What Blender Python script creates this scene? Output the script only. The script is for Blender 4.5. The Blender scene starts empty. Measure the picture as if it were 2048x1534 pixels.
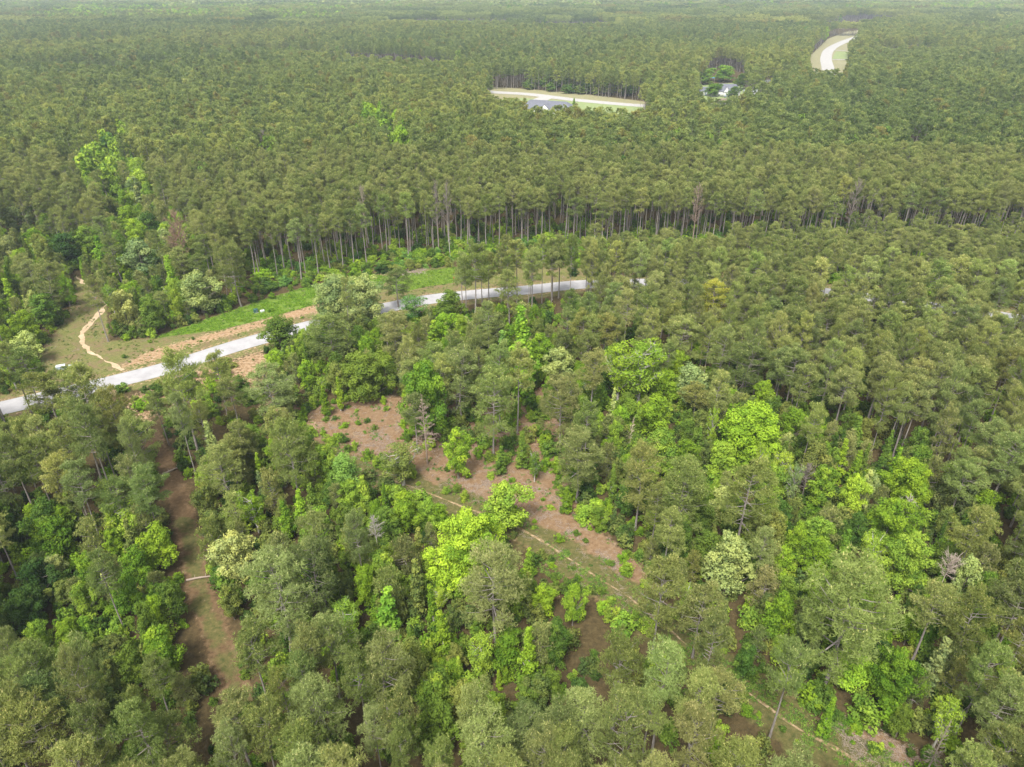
import bpy, math, random
import numpy as np
from mathutils import Vector

# ------------------------------------------------------------------ camera, sky, sun, exposure
sc = bpy.context.scene
COL = sc.collection
CAM_H = 86.0
PITCH = math.radians(30)
FPX = 1420.0                      # focal length in photograph pixels (2048 wide)
cam = bpy.data.objects.new('camera', bpy.data.cameras.new('camera'))
COL.objects.link(cam)
cam.location = (0, 0, CAM_H)
cam.rotation_euler = (math.radians(60), 0, 0)
cam.data.sensor_width = 36
cam.data.lens = FPX / 2048 * 36
cam.data.clip_start = 0.5
cam.data.clip_end = 30000
sc.camera = cam

SUN_EL, SUN_AZ = 58, 200          # degrees; azimuth from +Y clockwise
world = bpy.data.worlds.new('World')
sc.world = world
world.use_nodes = True
nt = world.node_tree
nt.nodes.clear()
w_out = nt.nodes.new('ShaderNodeOutputWorld')
w_bg = nt.nodes.new('ShaderNodeBackground')
w_sky = nt.nodes.new('ShaderNodeTexSky')
w_sky.sky_type = 'NISHITA'
w_sky.sun_disc = False
w_sky.sun_elevation = math.radians(SUN_EL)
w_sky.sun_rotation = math.radians(SUN_AZ)
w_sky.air_density = 1.0
w_sky.dust_density = 4.0
w_hsv = nt.nodes.new('ShaderNodeHueSaturation')
w_hsv.inputs['Saturation'].default_value = 0.22      # cloud veil: a pale, nearly neutral sky
nt.links.new(w_sky.outputs[0], w_hsv.inputs['Color'])
nt.links.new(w_hsv.outputs[0], w_bg.inputs['Color'])
w_bg.inputs['Strength'].default_value = 0.12
nt.links.new(w_bg.outputs[0], w_out.inputs['Surface'])

sun = bpy.data.objects.new('sun', bpy.data.lights.new('sun', 'SUN'))
COL.objects.link(sun)
sun.data.energy = 2.4
sun.data.angle = math.radians(14)
sun.data.color = (1.0, 0.955, 0.88)
_az, _el = math.radians(SUN_AZ), math.radians(SUN_EL)
_d = Vector((math.sin(_az) * math.cos(_el), math.cos(_az) * math.cos(_el), math.sin(_el)))
sun.rotation_euler = _d.to_track_quat('Z', 'Y').to_euler()

sc.view_settings.view_transform = 'Standard'
sc.view_settings.look = 'None'
sc.view_settings.gamma = 1
sc.view_settings.exposure = 1.42
sc.render.engine = 'CYCLES'
sc.cycles.max_bounces = 5
sc.cycles.diffuse_bounces = 3
sc.cycles.glossy_bounces = 1
sc.cycles.transmission_bounces = 3
sc.cycles.volume_bounces = 0
sc.cycles.use_denoising = True
sc.cycles.caustics_reflective = False
sc.cycles.caustics_refractive = False
try:
    sc.cycles.denoising_prefilter = 'ACCURATE'
except Exception:
    pass

rng = np.random.default_rng(7)
R = random.Random(11)
CP, SP = math.cos(PITCH), math.sin(PITCH)

def at(px, py, z=0.0):
    """the point of the place at height z that the photograph shows at this pixel"""
    a = (px - 1024) / FPX; b = (767 - py) / FPX
    t = (z - CAM_H) / (-SP + b * CP)
    return (a * t, (CP + b * SP) * t)

def project(x, y, z):
    x = np.asarray(x, float); y = np.asarray(y, float); z = np.asarray(z, float)
    dep = y * CP - (z - CAM_H) * SP
    up = y * SP + (z - CAM_H) * CP
    return 1024 + FPX * x / dep, 767 - FPX * up / dep, dep

def inside(px, py, poly):
    px = np.asarray(px, float); py = np.asarray(py, float)
    res = np.zeros(px.shape, bool)
    n = len(poly)
    for i in range(n):
        x1, y1 = poly[i]; x2, y2 = poly[(i + 1) % n]
        if y1 == y2: continue
        c = ((y1 > py) != (y2 > py)) & (px < (x2 - x1) * (py - y1) / (y2 - y1) + x1)
        res ^= c
    return res

def dist_line(x, y, pts):
    x = np.asarray(x, float); y = np.asarray(y, float)
    best = np.full(x.shape, 1e9)
    for (x1, y1), (x2, y2) in zip(pts[:-1], pts[1:]):
        dx, dy = x2 - x1, y2 - y1
        t = np.clip(((x - x1) * dx + (y - y1) * dy) / (dx * dx + dy * dy + 1e-9), 0, 1)
        best = np.minimum(best, np.hypot(x - x1 - t * dx, y - y1 - t * dy))
    return best

def smooth_line(pts, n=8):
    out = []
    P = [pts[0]] + list(pts) + [pts[-1]]
    for i in range(1, len(P) - 2):
        p0, p1, p2, p3 = [np.array(q, float) for q in P[i - 1:i + 3]]
        for k in range(n):
            t = k / n
            out.append(tuple(0.5 * ((2 * p1) + (-p0 + p2) * t + (2 * p0 - 5 * p1 + 4 * p2 - p3) * t * t + (-p0 + 3 * p1 - 3 * p2 + p3) * t ** 3)))
    out.append(tuple(P[-1]))
    return out

# ------------------------------------------------------------------ materials
def new_mat(name):
    m = bpy.data.materials.new(name)
    m.use_nodes = True
    m.node_tree.nodes.clear()
    return m, m.node_tree

class NB:
    def __init__(s, t): s.t = t
    def n(s, typ, **kw):
        o = s.t.nodes.new(typ)
        for k, v in kw.items(): setattr(o, k, v)
        return o
    def l(s, a, b): s.t.links.new(a, b)
    def noise(s, scale, detail=3, rough=0.6, vec=None):
        o = s.n('ShaderNodeTexNoise'); o.inputs['Scale'].default_value = scale
        o.inputs['Detail'].default_value = detail; o.inputs['Roughness'].default_value = rough
        if vec is not None: s.l(vec, o.inputs['Vector'])
        return o.outputs['Fac']
    def ramp(s, fac, stops):
        o = s.n('ShaderNodeValToRGB'); cr = o.color_ramp
        while len(cr.elements) < len(stops): cr.elements.new(0.5)
        for e, (p, c) in zip(cr.elements, stops):
            e.position = p; e.color = (*c, 1) if len(c) == 3 else c
        s.l(fac, o.inputs['Fac']); return o.outputs['Color']
    def math(s, op, a, b=None, clamp=False):
        o = s.n('ShaderNodeMath', operation=op); o.use_clamp = clamp
        for i, v in enumerate((a, b)):
            if v is None: continue
            if isinstance(v, (int, float)): o.inputs[i].default_value = v
            else: s.l(v, o.inputs[i])
        return o.outputs[0]
    def mix(s, fac, a, b, blend='MIX'):
        o = s.n('ShaderNodeMix', data_type='RGBA', blend_type=blend)
        for key, v in (('Factor', fac), ('A', a), ('B', b)):
            idx = {'Factor': 0, 'A': 6, 'B': 7}[key]
            if isinstance(v, (int, float)): o.inputs[idx].default_value = v
            elif isinstance(v, tuple): o.inputs[idx].default_value = (*v, 1)
            else: s.l(v, o.inputs[idx])
        return o.outputs[2]
    def attr(s, name):
        return s.n('ShaderNodeAttribute', attribute_name=name).outputs['Fac']
    def out(s, shader):
        o = s.n('ShaderNodeOutputMaterial'); s.l(shader, o.inputs['Surface'])

def foliage_mat(name, stops, trans=0.3, tintable=True, fixed=None, stops2=None):
    """leaf colour from a ramp over a per-clump random value and the tree's own random value, times the object colour"""
    m, t = new_mat(name); b = NB(t)
    oi = b.n('ShaderNodeObjectInfo')
    v = b.math('ADD', b.math('MULTIPLY', b.attr('v'), 0.55), b.math('MULTIPLY', oi.outputs['Random'], 0.45))
    col = b.ramp(v, stops)
    if stops2: col = b.mix(b.math('FRACT', b.math('MULTIPLY', oi.outputs['Random'], 17.3)), col, b.ramp(v, stops2))
    if fixed: col = b.mix(1.0, col, fixed, 'MULTIPLY')
    elif tintable: col = b.mix(1.0, col, oi.outputs['Color'], 'MULTIPLY')
    d = b.n('ShaderNodeBsdfDiffuse'); b.l(col, d.inputs['Color'])
    tr = b.n('ShaderNodeBsdfTranslucent')
    b.l(b.mix(1.0, col, (1.15, 1.2, 0.6), 'MULTIPLY'), tr.inputs['Color'])
    mx = b.n('ShaderNodeMixShader'); mx.inputs[0].default_value = trans
    b.l(d.outputs[0], mx.inputs[1]); b.l(tr.outputs[0], mx.inputs[2])
    b.out(mx.outputs[0])
    return m

def surf_mat(name, c1, c2, scale=2.0, rough=0.85, stretch=None, tint=False, metal=0.0, bump=0.0):
    m, t = new_mat(name); b = NB(t)
    tc = b.n('ShaderNodeTexCoord')
    vec = tc.outputs['Object']
    if stretch:
        mp = b.n('ShaderNodeMapping'); mp.inputs['Scale'].default_value = stretch
        b.l(vec, mp.inputs['Vector']); vec = mp.outputs[0]
    nz = b.noise(scale, 5, 0.65, vec)
    col = b.ramp(nz, [(0.3, c1), (0.7, c2)])
    if tint: col = b.mix(1.0, col, b.n('ShaderNodeObjectInfo').outputs['Color'], 'MULTIPLY')
    p = b.n('ShaderNodeBsdfPrincipled')
    b.l(col, p.inputs['Base Color']); p.inputs['Roughness'].default_value = rough
    p.inputs['Metallic'].default_value = metal
    if bump:
        bp = b.n('ShaderNodeBump'); bp.inputs['Strength'].default_value = bump; b.l(nz, bp.inputs['Height'])
        b.l(bp.outputs[0], p.inputs['Normal'])
    b.out(p.outputs[0]); return m

M = {}
NSTOPS = [(0.2, (0.125, 0.16, 0.045)), (0.5, (0.215, 0.25, 0.072)), (0.8, (0.315, 0.345, 0.108))]
M['needle'] = foliage_mat('pine_needles', [(0.2, (0.115, 0.160, 0.046)), (0.5, (0.195, 0.24, 0.072)), (0.8, (0.285, 0.33, 0.105))], 0.42,
                          stops2=[(0.2, (0.155, 0.180, 0.058)), (0.5, (0.240, 0.262, 0.085)), (0.8, (0.335, 0.345, 0.13))])
M['needle'].name = 'pine_needles'
M['candle'] = foliage_mat('pine_candles', [(0.2, (0.42, 0.42, 0.16)), (0.8, (0.60, 0.54, 0.24))], 0.3)
LEAFSTOPS = [(0.2, (0.42, 0.56, 0.60)), (0.5, (0.86, 0.90, 0.85)), (0.8, (1.28, 1.20, 0.98))]
M['leaf'] = foliage_mat('broad_leaves', LEAFSTOPS, 0.35)
M['bark'] = surf_mat('pine_bark', (0.13, 0.11, 0.097), (0.27, 0.24, 0.215), 3, 0.95, (3, 3, 0.6))
M['bark_pale'] = surf_mat('pale_bark', (0.24, 0.22, 0.19), (0.45, 0.43, 0.385), 3, 0.9, (2, 2, 0.7))
M['bark_dark'] = surf_mat('hardwood_bark', (0.09, 0.075, 0.06), (0.2, 0.17, 0.14), 3, 0.95, (3, 3, 0.6))
M['dead'] = surf_mat('dead_wood', (0.8, 0.8, 0.8), (1.0, 1.0, 1.0), 3, 0.95, (2, 2, 0.6), tint=True)
M['grass'] = foliage_mat('low_herbs', [(0.1, (0.5, 0.55, 0.5)), (0.9, (1.15, 1.1, 1.0))], 0.3)
M['twig'] = surf_mat('dry_twigs', (0.22, 0.17, 0.135), (0.38, 0.31, 0.255), 1.0, 0.95)
M['white'] = surf_mat('white_siding', (0.48, 0.48, 0.47), (0.58, 0.58, 0.57), 0.6, 0.7)
M['shingle'] = surf_mat('grey_shingles', (0.075, 0.08, 0.10), (0.13, 0.135, 0.16), 1.2, 0.9)
M['glass'] = surf_mat('window_glass', (0.03, 0.04, 0.05), (0.07, 0.08, 0.09), 1, 0.15)
M['green_metal'] = surf_mat('dark_green_metal', (0.015, 0.06, 0.055), (0.03, 0.09, 0.08), 2, 0.5)
M['pale_metal'] = surf_mat('pale_metal', (0.42, 0.47, 0.47), (0.52, 0.56, 0.55), 2, 0.45)
M['blue_metal'] = surf_mat('blue_grey_metal', (0.16, 0.22, 0.30), (0.24, 0.30, 0.38), 2, 0.5)
M['conc'] = surf_mat('pale_concrete', (0.32, 0.31, 0.29), (0.42, 0.41, 0.39), 1, 0.9)
M['red'] = surf_mat('red_paint', (0.55, 0.05, 0.02), (0.7, 0.08, 0.03), 2, 0.5)
M['black'] = surf_mat('black_rubber', (0.02, 0.02, 0.02), (0.04, 0.04, 0.04), 2, 0.8)
M['tarp'] = surf_mat('blue_tarp', (0.05, 0.25, 0.6), (0.1, 0.35, 0.75), 1, 0.6)

# ------------------------------------------------------------------ mesh helpers
def np_mesh(name, parts, mats):
    """parts: list of (verts Nx3, faces Mxk, material index, v attribute N or None) -> one mesh"""
    vs, lt, ls, mi, av, off = [], [], [], [], [], 0
    for v, f, m, a in parts:
        v = np.asarray(v, np.float32).reshape(-1, 3); f = np.asarray(f, np.int32)
        vs.append(v); lt.append((f + off).ravel()); ls.append(np.full(len(f), f.shape[1], np.int32))
        mi.append(np.full(len(f), m, np.int32))
        av.append(np.full(len(v), 0.5, np.float32) if a is None else np.asarray(a, np.float32))
        off += len(v)
    V = np.concatenate(vs); L = np.concatenate(lt); S = np.concatenate(ls); MI = np.concatenate(mi)
    me = bpy.data.meshes.new(name)
    me.vertices.add(len(V)); me.vertices.foreach_set('co', V.ravel())
    me.loops.add(len(L)); me.loops.foreach_set('vertex_index', L)
    me.polygons.add(len(S))
    me.polygons.foreach_set('loop_start', np.concatenate([[0], np.cumsum(S)[:-1]]).astype(np.int32))
    me.polygons.foreach_set('loop_total', S)
    me.polygons.foreach_set('material_index', MI)
    at_ = me.attributes.new('v', 'FLOAT', 'POINT'); at_.data.foreach_set('value', np.concatenate(av))
    for m in mats: me.materials.append(m)
    me.update(calc_edges=True)
    return me

def unit(v):
    return v / (np.linalg.norm(v, axis=-1, keepdims=True) + 1e-9)

def leaves(c, nrm, size, r, aspect=0.8):
    """one kite-shaped leaf cluster per centre, facing nrm"""
    n = len(c)
    a = unit(np.cross(nrm, r.normal(size=(n, 3)))); b = np.cross(nrm, a)
    s = size[:, None] if np.ndim(size) else size
    v = np.stack([c - a * s * 0.5, c + b * s * 0.42 * aspect, c + a * s * 0.5, c - b * s * 0.42 * aspect], 1)
    # fold slightly for depth
    v[:, 0] -= nrm * s * 0.12; v[:, 2] -= nrm * s * 0.12
    return v.reshape(-1, 3), np.arange(n * 4).reshape(n, 4)

def blades(base, d, length, width, r):
    n = len(base)
    s = unit(np.cross(d, r.normal(size=(n, 3))))
    L = length[:, None] if np.ndim(length) else length
    v = np.stack([base - s * width * 0.5 + d * L * 0.1, base + s * width * 0.5 + d * L * 0.1, base + d * L], 1)
    return v.reshape(-1, 3), np.arange(n * 3).reshape(n, 3)

def tube(pts, radii, sides=6, cap=True):
    pts = np.asarray(pts, float); n = len(pts)
    tan = np.gradient(pts, axis=0); tan = unit(tan)
    ref = np.array([0.0, 0.0, 1.0]) if abs(tan[0][2]) < 0.9 else np.array([1.0, 0.0, 0.0])
    V = []
    for i in range(n):
        a = np.cross(tan[i], ref); a /= np.linalg.norm(a) + 1e-9
        b = np.cross(tan[i], a)
        for k in range(sides):
            th = 2 * math.pi * k / sides
            V.append(pts[i] + (a * math.cos(th) + b * math.sin(th)) * radii[i])
    F = []
    for i in range(n - 1):
        for k in range(sides):
            F.append([i * sides + k, i * sides + (k + 1) % sides, (i + 1) * sides + (k + 1) % sides, (i + 1) * sides + k])
    return np.array(V), np.array(F)

def merge(list_vf):
    vs, fs, off = [], [], 0
    for v, f in list_vf:
        vs.append(v); fs.append(f + off); off += len(v)
    return np.concatenate(vs), np.concatenate(fs)

# ------------------------------------------------------------------ tree prototypes (meshes shared by all copies)
def pine_parts(seed, H=20.0, Rc=3.3, cb=0.52, nb=40, puffs=3.6, tufts=19, bl=6, blen=0.36, bw=0.075, lod=0, flat=1.0, wig=0.5):
    """returns (trunk v,f), (needles v,f,a), (candles v,f,a)"""
    r = np.random.default_rng(seed)
    lean = r.normal(size=2) * 0.015 * H
    zt = np.linspace(0, H * 0.97, 9)
    bend = r.normal(size=2) * 0.012 * H
    path = np.stack([lean[0] * (zt / H) ** 1.5 + bend[0] * np.sin(zt / H * 4), lean[1] * (zt / H) ** 1.5 + bend[1] * np.sin(zt / H * 3.3), zt], 1)
    tr = 0.0105 * H
    rad = tr * (1.12 - 1.0 * (zt / (H * 1.0))) ; rad[0] *= 1.25
    wood = [tube(path, np.maximum(rad, 0.03), 7 if lod == 0 else 4)]
    def axis(z):
        return np.array([np.interp(z, zt, path[:, 0]), np.interp(z, zt, path[:, 1]), z])
    pc, pr, pt = [], [], []
    ga = r.uniform(0, 6.28)
    skew = r.uniform(0, 6.28); sk = r.uniform(0.05, 0.28)
    for i in range(nb):
        t = (i + r.uniform(-.4, .4)) / nb; t = min(max(t, 0), 1)
        z = H * (cb + (0.955 - cb) * t)
        ga += 2.4 + r.normal() * 0.5
        prof = math.sqrt(max(0.03, 1 - (abs(t - 0.3) / (0.76 if t > 0.3 else 0.75)) ** 2.2))
        if t < 0.12: prof *= 0.85
        L = Rc * prof * r.uniform(0.62, 1.12) * (1 + sk * math.cos(ga - skew))
        el = math.radians(-8 + 55 * t + r.normal() * 9)
        a0 = axis(z)
        d = np.array([math.cos(ga) * math.cos(el), math.sin(ga) * math.cos(el), math.sin(el)])
        tipp = a0 + d * L + np.array([0, 0, 0.10 * L])
        mid = a0 + d * L * 0.55 - np.array([0, 0, 0.04 * L])
        if lod == 0: wood.append(tube([a0, mid, tipp], [0.085 * (1.2 - t * .6), 0.055, 0.02], 4))
        npf = max(1, int(round(puffs * (0.55 + 0.6 * L / Rc))))
        for k in range(npf):
            if k == 0: c = tipp; 
            else:
                f = r.uniform(0.45, 0.98)
                side = np.array([-math.sin(ga), math.cos(ga), 0]) * r.normal() * L * 0.24
                c = a0 + (tipp - a0) * f + side + np.array([0, 0, r.uniform(-0.1, 0.35)])
                if lod == 0 and r.random() < 0.6:
                    wood.append(tube([a0 + (tipp - a0) * f * 0.85, c], [0.022, 0.008], 3))
            pc.append(c); pr.append(r.uniform(0.5, 0.98) * (Rc / 3.3) ** 0.4); pt.append(t)
    for k in range(5):   # leader
        pc.append(axis(H * (0.94 + 0.012 * k)) + r.normal(size=3) * [0.25, 0.25, 0.1] * (Rc / 3.3)); pr.append(0.5); pt.append(1.0)
    pc = np.array(pc); pr = np.array(pr); pt = np.array(pt)
    vP = np.clip(r.normal(0.5, 0.22, len(pc)), 0, 1)
    T = tufts
    idx = np.repeat(np.arange(len(pc)), T)
    o = unit(r.normal(size=(len(idx), 3))) * (r.random(len(idx)) ** 0.4)[:, None]
    o[:, 2] = o[:, 2] * 0.62 + 0.12
    tc = pc[idx] + o * pr[idx][:, None]
    td = unit(o + np.array([0, 0, 0.35]) + r.normal(size=o.shape) * 0.25)
    bi = np.repeat(np.arange(len(tc)), bl)
    bd = unit(td[bi] * 0.75 + unit(r.normal(size=(len(bi), 3))) * 0.85)
    nv, nf = blades(tc[bi], bd, blen * r.uniform(0.7, 1.25, len(bi)), bw, r)
    na = np.repeat(np.clip(vP[idx][bi] + r.normal(size=len(bi)) * 0.13, 0, 1), 3)
    # candles on the upper outer puffs
    up = (o[:, 2] > 0.25) & (pt[idx] > 0.45) & (r.random(len(idx)) < (0.26 if lod == 0 else 0.13))
    cc = tc[up]
    if len(cc) == 0: cc = tc[:3]
    q = 3 if lod == 0 else 2
    ci = np.repeat(np.arange(len(cc)), q)
    cd = unit(np.array([0, 0, 1.0]) + r.normal(size=(len(ci), 3)) * 0.28)
    cv, cf = blades(cc[ci] + np.array([0, 0, 0.08]), cd, (0.34 if lod == 0 else blen) * r.uniform(.7, 1.2, len(ci)), bw * 1.0, r)
    return merge(wood), (nv, nf, na), (cv, cf, r.random(len(cv)))

def leafy_parts(seed, H, Rc, cb, lobes, per, lsize, shape='round', lr=(0.8, 1.5), droop=0.0, limbs=9, pale=False, gaps=0.0):
    r = np.random.default_rng(seed)
    zt = np.linspace(0, H * 0.8, 6)
    b = r.normal(size=2) * 0.04 * H
    path = np.stack([b[0] * (zt / H) ** 1.5, b[1] * (zt / H) ** 1.5, zt], 1)
    tr = 0.014 * H + 0.02 * Rc
    wood = [tube(path, np.linspace(tr * 1.2, tr * 0.3, 6), 7)]
    def axis(z): return np.array([np.interp(z, zt, path[:, 0]), np.interp(z, zt, path[:, 1]), z])
    def env(t):
        if shape == 'cone': return max(0.10, (1 - t) ** 0.75) * (0.75 + 0.25 * min(1, t * 6))
        if shape == 'vase': return 0.35 + 0.65 * math.sin(min(1, t * 1.15) * math.pi * 0.62)
        return math.sqrt(max(0.05, 1 - ((t - 0.42) / 0.62) ** 2))
    lc, lrad = [], []
    ga = r.uniform(0, 6)
    wob = [(r.uniform(0, 6.28), r.uniform(0.06, 0.22)) for _ in range(3)]
    for i in range(lobes):
        t = (i + r.random()) / lobes
        ga += 2.4 + r.normal() * 0.4
        R_ = Rc * env(t) * (1 + sum(a * math.cos((k + 1) * ga + p) for k, (p, a) in enumerate(wob)))
        rr = r.random() ** 0.45
        if r.random() < 0.25: rr *= 0.5
        lw = r.uniform(*lr) * min(1.0, 0.45 + R_ / Rc * 0.6)
        R_ = max(0.0, R_ - lw * 0.55)
        z = H * (cb + (1 - cb) * t * 0.97) - lw * 0.25
        c = axis(min(z, H * .8)) * [1, 1, 0] + np.array([math.cos(ga) * R_ * rr, math.sin(ga) * R_ * rr, z])
        lc.append(c); lrad.append(lw)
    lc = np.array(lc); lrad = np.array(lrad)
    order = np.argsort(-np.hypot(lc[:, 0], lc[:, 1]))[:limbs]
    pick = list(order[: limbs // 2]) + list(r.choice(len(lc), max(1, limbs - limbs // 2), replace=False))
    for j in pick:
        c = lc[j]; z0 = max(H * 0.12, c[2] - abs(r.normal(0.9, 0.3)) * (1.0 + np.hypot(c[0], c[1]) * 0.75))
        a0 = axis(min(z0, H * 0.78)); m_ = a0 * 0.45 + c * 0.55 + np.array([0, 0, -0.12 * Rc * 0.5]) + r.normal(size=3) * 0.12
        wood.append(tube([a0, m_, c + (c - m_) * 0.25], [tr * 0.42, tr * 0.25, tr * 0.07], 4))
        for _ in range(3 if pale else 1):
            e = c + unit(r.normal(size=3) + np.array([0, 0, 0.8])) * lrad[j] * r.uniform(0.7, 1.3)
            wood.append(tube([m_ + (c - m_) * r.uniform(.2, .9), e], [tr * 0.14, tr * 0.04], 3))
    idx = np.repeat(np.arange(len(lc)), (per * (lrad / lrad.mean()) ** 1.6).astype(int))
    o = unit(r.normal(size=(len(idx), 3)) + np.array([0, 0, 0.25]))
    # bumpy lobes: several sub-bumps
    nb_ = 7
    bump = unit(r.normal(size=(len(lc), nb_, 3)))
    dots = np.einsum('ij,ikj->ik', o, bump[idx]).max(1)
    rad = lrad[idx] * (0.55 + 0.5 * np.clip((dots - 0.55) / 0.4, 0, 1)) * r.uniform(0.75, 1.12, len(idx))
    c = lc[idx] + o * rad[:, None] * np.array([1.08, 1.08, 0.8])
    c[:, 2] -= droop * rad * (1 - o[:, 2]) * 0.5
    nrm = unit(o + np.array([0, 0, 0.35]) + r.normal(size=o.shape) * 0.55)
    if gaps:
        keep = r.random(len(c)) > gaps
        c, nrm, idx = c[keep], nrm[keep], idx[keep]
    vL = np.clip(r.normal(0.5, 0.2, len(lc)), 0, 1)
    a = np.clip(vL[idx] + r.normal(size=len(idx)) * 0.14 + 0.0, 0, 1)
    v, f = leaves(c, nrm, lsize * r.uniform(0.65, 1.35, len(c)), r)
    return merge(wood), (v, f, np.repeat(a, 4)), None

def snag_parts(seed, H, Rc, cb, nb=45, style='conifer', r0=0.17):
    r = np.random.default_rng(seed)
    zt = np.linspace(0, H, 8)
    b = r.normal(size=2) * 0.02 * H
    path = np.stack([b[0] * (zt / H) ** 2, b[1] * (zt / H) ** 2, zt], 1)
    trunk = tube(path, np.linspace(r0, 0.03, 8), 7)
    br = []
    ga = 0
    for i in range(nb):
        t = (i + r.random()) / nb
        z = H * (cb + (0.98 - cb) * t); ga += 2.4 + r.normal() * .4
        prof = (1.05 - t) if style == 'conifer' else math.sqrt(max(0.06, 1 - ((t - 0.45) / 0.6) ** 2))
        L = Rc * prof * r.uniform(0.55, 1.1)
        el = math.radians((-5 + 35 * t if style == 'conifer' else 25 + 40 * t) + r.normal() * 10)
        d = np.array([math.cos(ga) * math.cos(el), math.sin(ga) * math.cos(el), math.sin(el)])
        a0 = np.array([np.interp(z, zt, path[:, 0]), np.interp(z, zt, path[:, 1]), z])
        m_ = a0 + d * L * .5 + r.normal(size=3) * 0.1; e = a0 + d * L + np.array([0, 0, 0.12 * L])
        br.append(tube([a0, m_, e], [0.055, 0.042, 0.02], 3))
        for _ in range(22):
            f = r.uniform(0.3, 1); q = a0 + (e - a0) * f
            dd = unit(d + r.normal(size=3) * 0.6)
            br.append(tube([q, q + dd * L * r.uniform(.18, .42)], [0.027, 0.013], 3))
    return trunk, merge(br)

PROTO = {}     # kind -> list of dict(trunk=mesh, crown=mesh, joined=mesh, H, R)
def add_proto(kind, gen, H, Rc, wood_mat, leaf_mats, n, seed0, **kw):
    out = []
    for i in range(n):
        w, lf, cd = gen(seed0 + i)
        tm = np_mesh(kind + '_trunk', [(w[0], w[1], 0, None)], [wood_mat])
        parts = [(lf[0], lf[1], 0, lf[2])]
        if cd: parts.append((cd[0], cd[1], 1, cd[2]))
        cm = np_mesh(kind + '_crown', parts, leaf_mats)
        jp = [(w[0], w[1], 0, None), (lf[0], lf[1], 1, lf[2])]
        if cd: jp.append((cd[0], cd[1], 2, cd[2]))
        jm = np_mesh(kind + '_tree', jp, [wood_mat] + leaf_mats)
        out.append(dict(trunk=tm, crown=cm, joined=jm, H=H, R=Rc, arr=(w, lf, cd)))
    PROTO[kind] = out

add_proto('pine', lambda s: pine_parts(s, 20, 3.3, 0.57, nb=30, puffs=3.2, tufts=22, bl=6, blen=0.46, bw=0.08), 20, 3.3, M['bark'], [M['needle'], M['candle']], 7, 100)
add_proto('pine_open', lambda s: pine_parts(s, 20, 4.3, 0.36, nb=34, puffs=4.4, tufts=20, blen=0.46, bw=0.08), 20, 4.3, M['bark'], [M['needle'], M['candle']], 4, 200)
add_proto('pine_tall', lambda s: pine_parts(s, 20, 2.9, 0.66, nb=24, puffs=3.0, tufts=22, bl=6, blen=0.46, bw=0.08), 20, 2.9, M['bark'], [M['needle'], M['candle']], 5, 150)
add_proto('pine_young', lambda s: pine_parts(s, 8, 2.2, 0.10, nb=34, puffs=3.2, tufts=17, blen=0.3), 8, 2.2, M['bark'], [M['needle'], M['candle']], 3, 300)
add_proto('pine_mid', lambda s: pine_parts(s, 20, 3.4, 0.55, nb=20, puffs=2.2, tufts=14, bl=5, blen=0.62, bw=0.22, lod=1), 20, 3.4, M['bark'], [M['needle'], M['candle']], 6, 400)
add_proto('pine_far', lambda s: pine_parts(s, 20, 3.5, 0.62, nb=11, puffs=1.7, tufts=7, bl=4, blen=1.0, bw=0.5, lod=1), 20, 3.5, M['bark'], [M['needle'], M['candle']], 5, 500)
LM = [M['leaf']]
add_proto('round', lambda s: leafy_parts(s, 10, 3.4, 0.22, 42, 200, 0.30, 'round', (0.75, 1.35)), 10, 3.4, M['bark_dark'], LM, 4, 600)
add_proto('big', lambda s: leafy_parts(s, 12, 5.6, 0.16, 85, 240, 0.32, 'round', (0.9, 1.6)), 12, 5.6, M['bark_dark'], LM, 3, 700)
add_proto('column', lambda s: leafy_parts(s, 10, 1.9, 0.08, 40, 95, 0.33, 'cone', (0.5, 0.95), gaps=0.1), 10, 1.9, M['bark_pale'], LM, 4, 800)
add_proto('open', lambda s: leafy_parts(s, 14, 3.8, 0.28, 52, 105, 0.30, 'vase', (0.7, 1.25), limbs=26, pale=True, gaps=0.12), 14, 3.8, M['bark_pale'], LM, 3, 900)
add_proto('bush', lambda s: leafy_parts(s, 3.2, 1.9, 0.02, 16, 85, 0.32, 'round', (0.5, 0.95), limbs=4), 3.2, 1.9, M['bark_dark'], LM, 5, 1000)
add_proto('far_leafy', lambda s: leafy_parts(s, 10, 3.6, 0.2, 18, 40, 0.95, 'round', (1.0, 1.6), limbs=2), 10, 3.6, M['bark_dark'], LM, 3, 1100)

# foliage colours (base colours of the leaves)
COLR = {
    'lime':   (0.265, 0.395, 0.045), 'yellow': (0.325, 0.45, 0.045), 'bright': (0.21, 0.325, 0.032),
    'mid':    (0.14, 0.215, 0.038), 'dark':   (0.075, 0.13, 0.032), 'pale':   (0.335, 0.385, 0.145),
    'mint':   (0.16, 0.29, 0.068), 'olive': (0.20, 0.235, 0.062), 'fresh': (0.26, 0.365, 0.05),
}
def coloured(kind, c):
    if (kind, c) not in CACHE:
        mk = 'leaf_' + str(c)
        if mk not in M: M[mk] = foliage_mat('leaves_' + str(c), LEAFSTOPS, 0.35, fixed=COLR[c] if isinstance(c, str) else c)
        out = []
        for p in PROTO[kind]:
            m = p['joined'].copy(); m.materials[1] = M[mk]; out.append(m)
        CACHE[(kind, c)] = out
    return CACHE[(kind, c)]
CACHE = {}
WORD = {'lime': 'lime green', 'yellow': 'bright yellow green', 'bright': 'bright green', 'mid': 'mid green', 'dark': 'dark green',
        'pale': 'pale cream green', 'mint': 'mint green', 'olive': 'olive green', 'fresh': 'fresh light green'}

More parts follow.
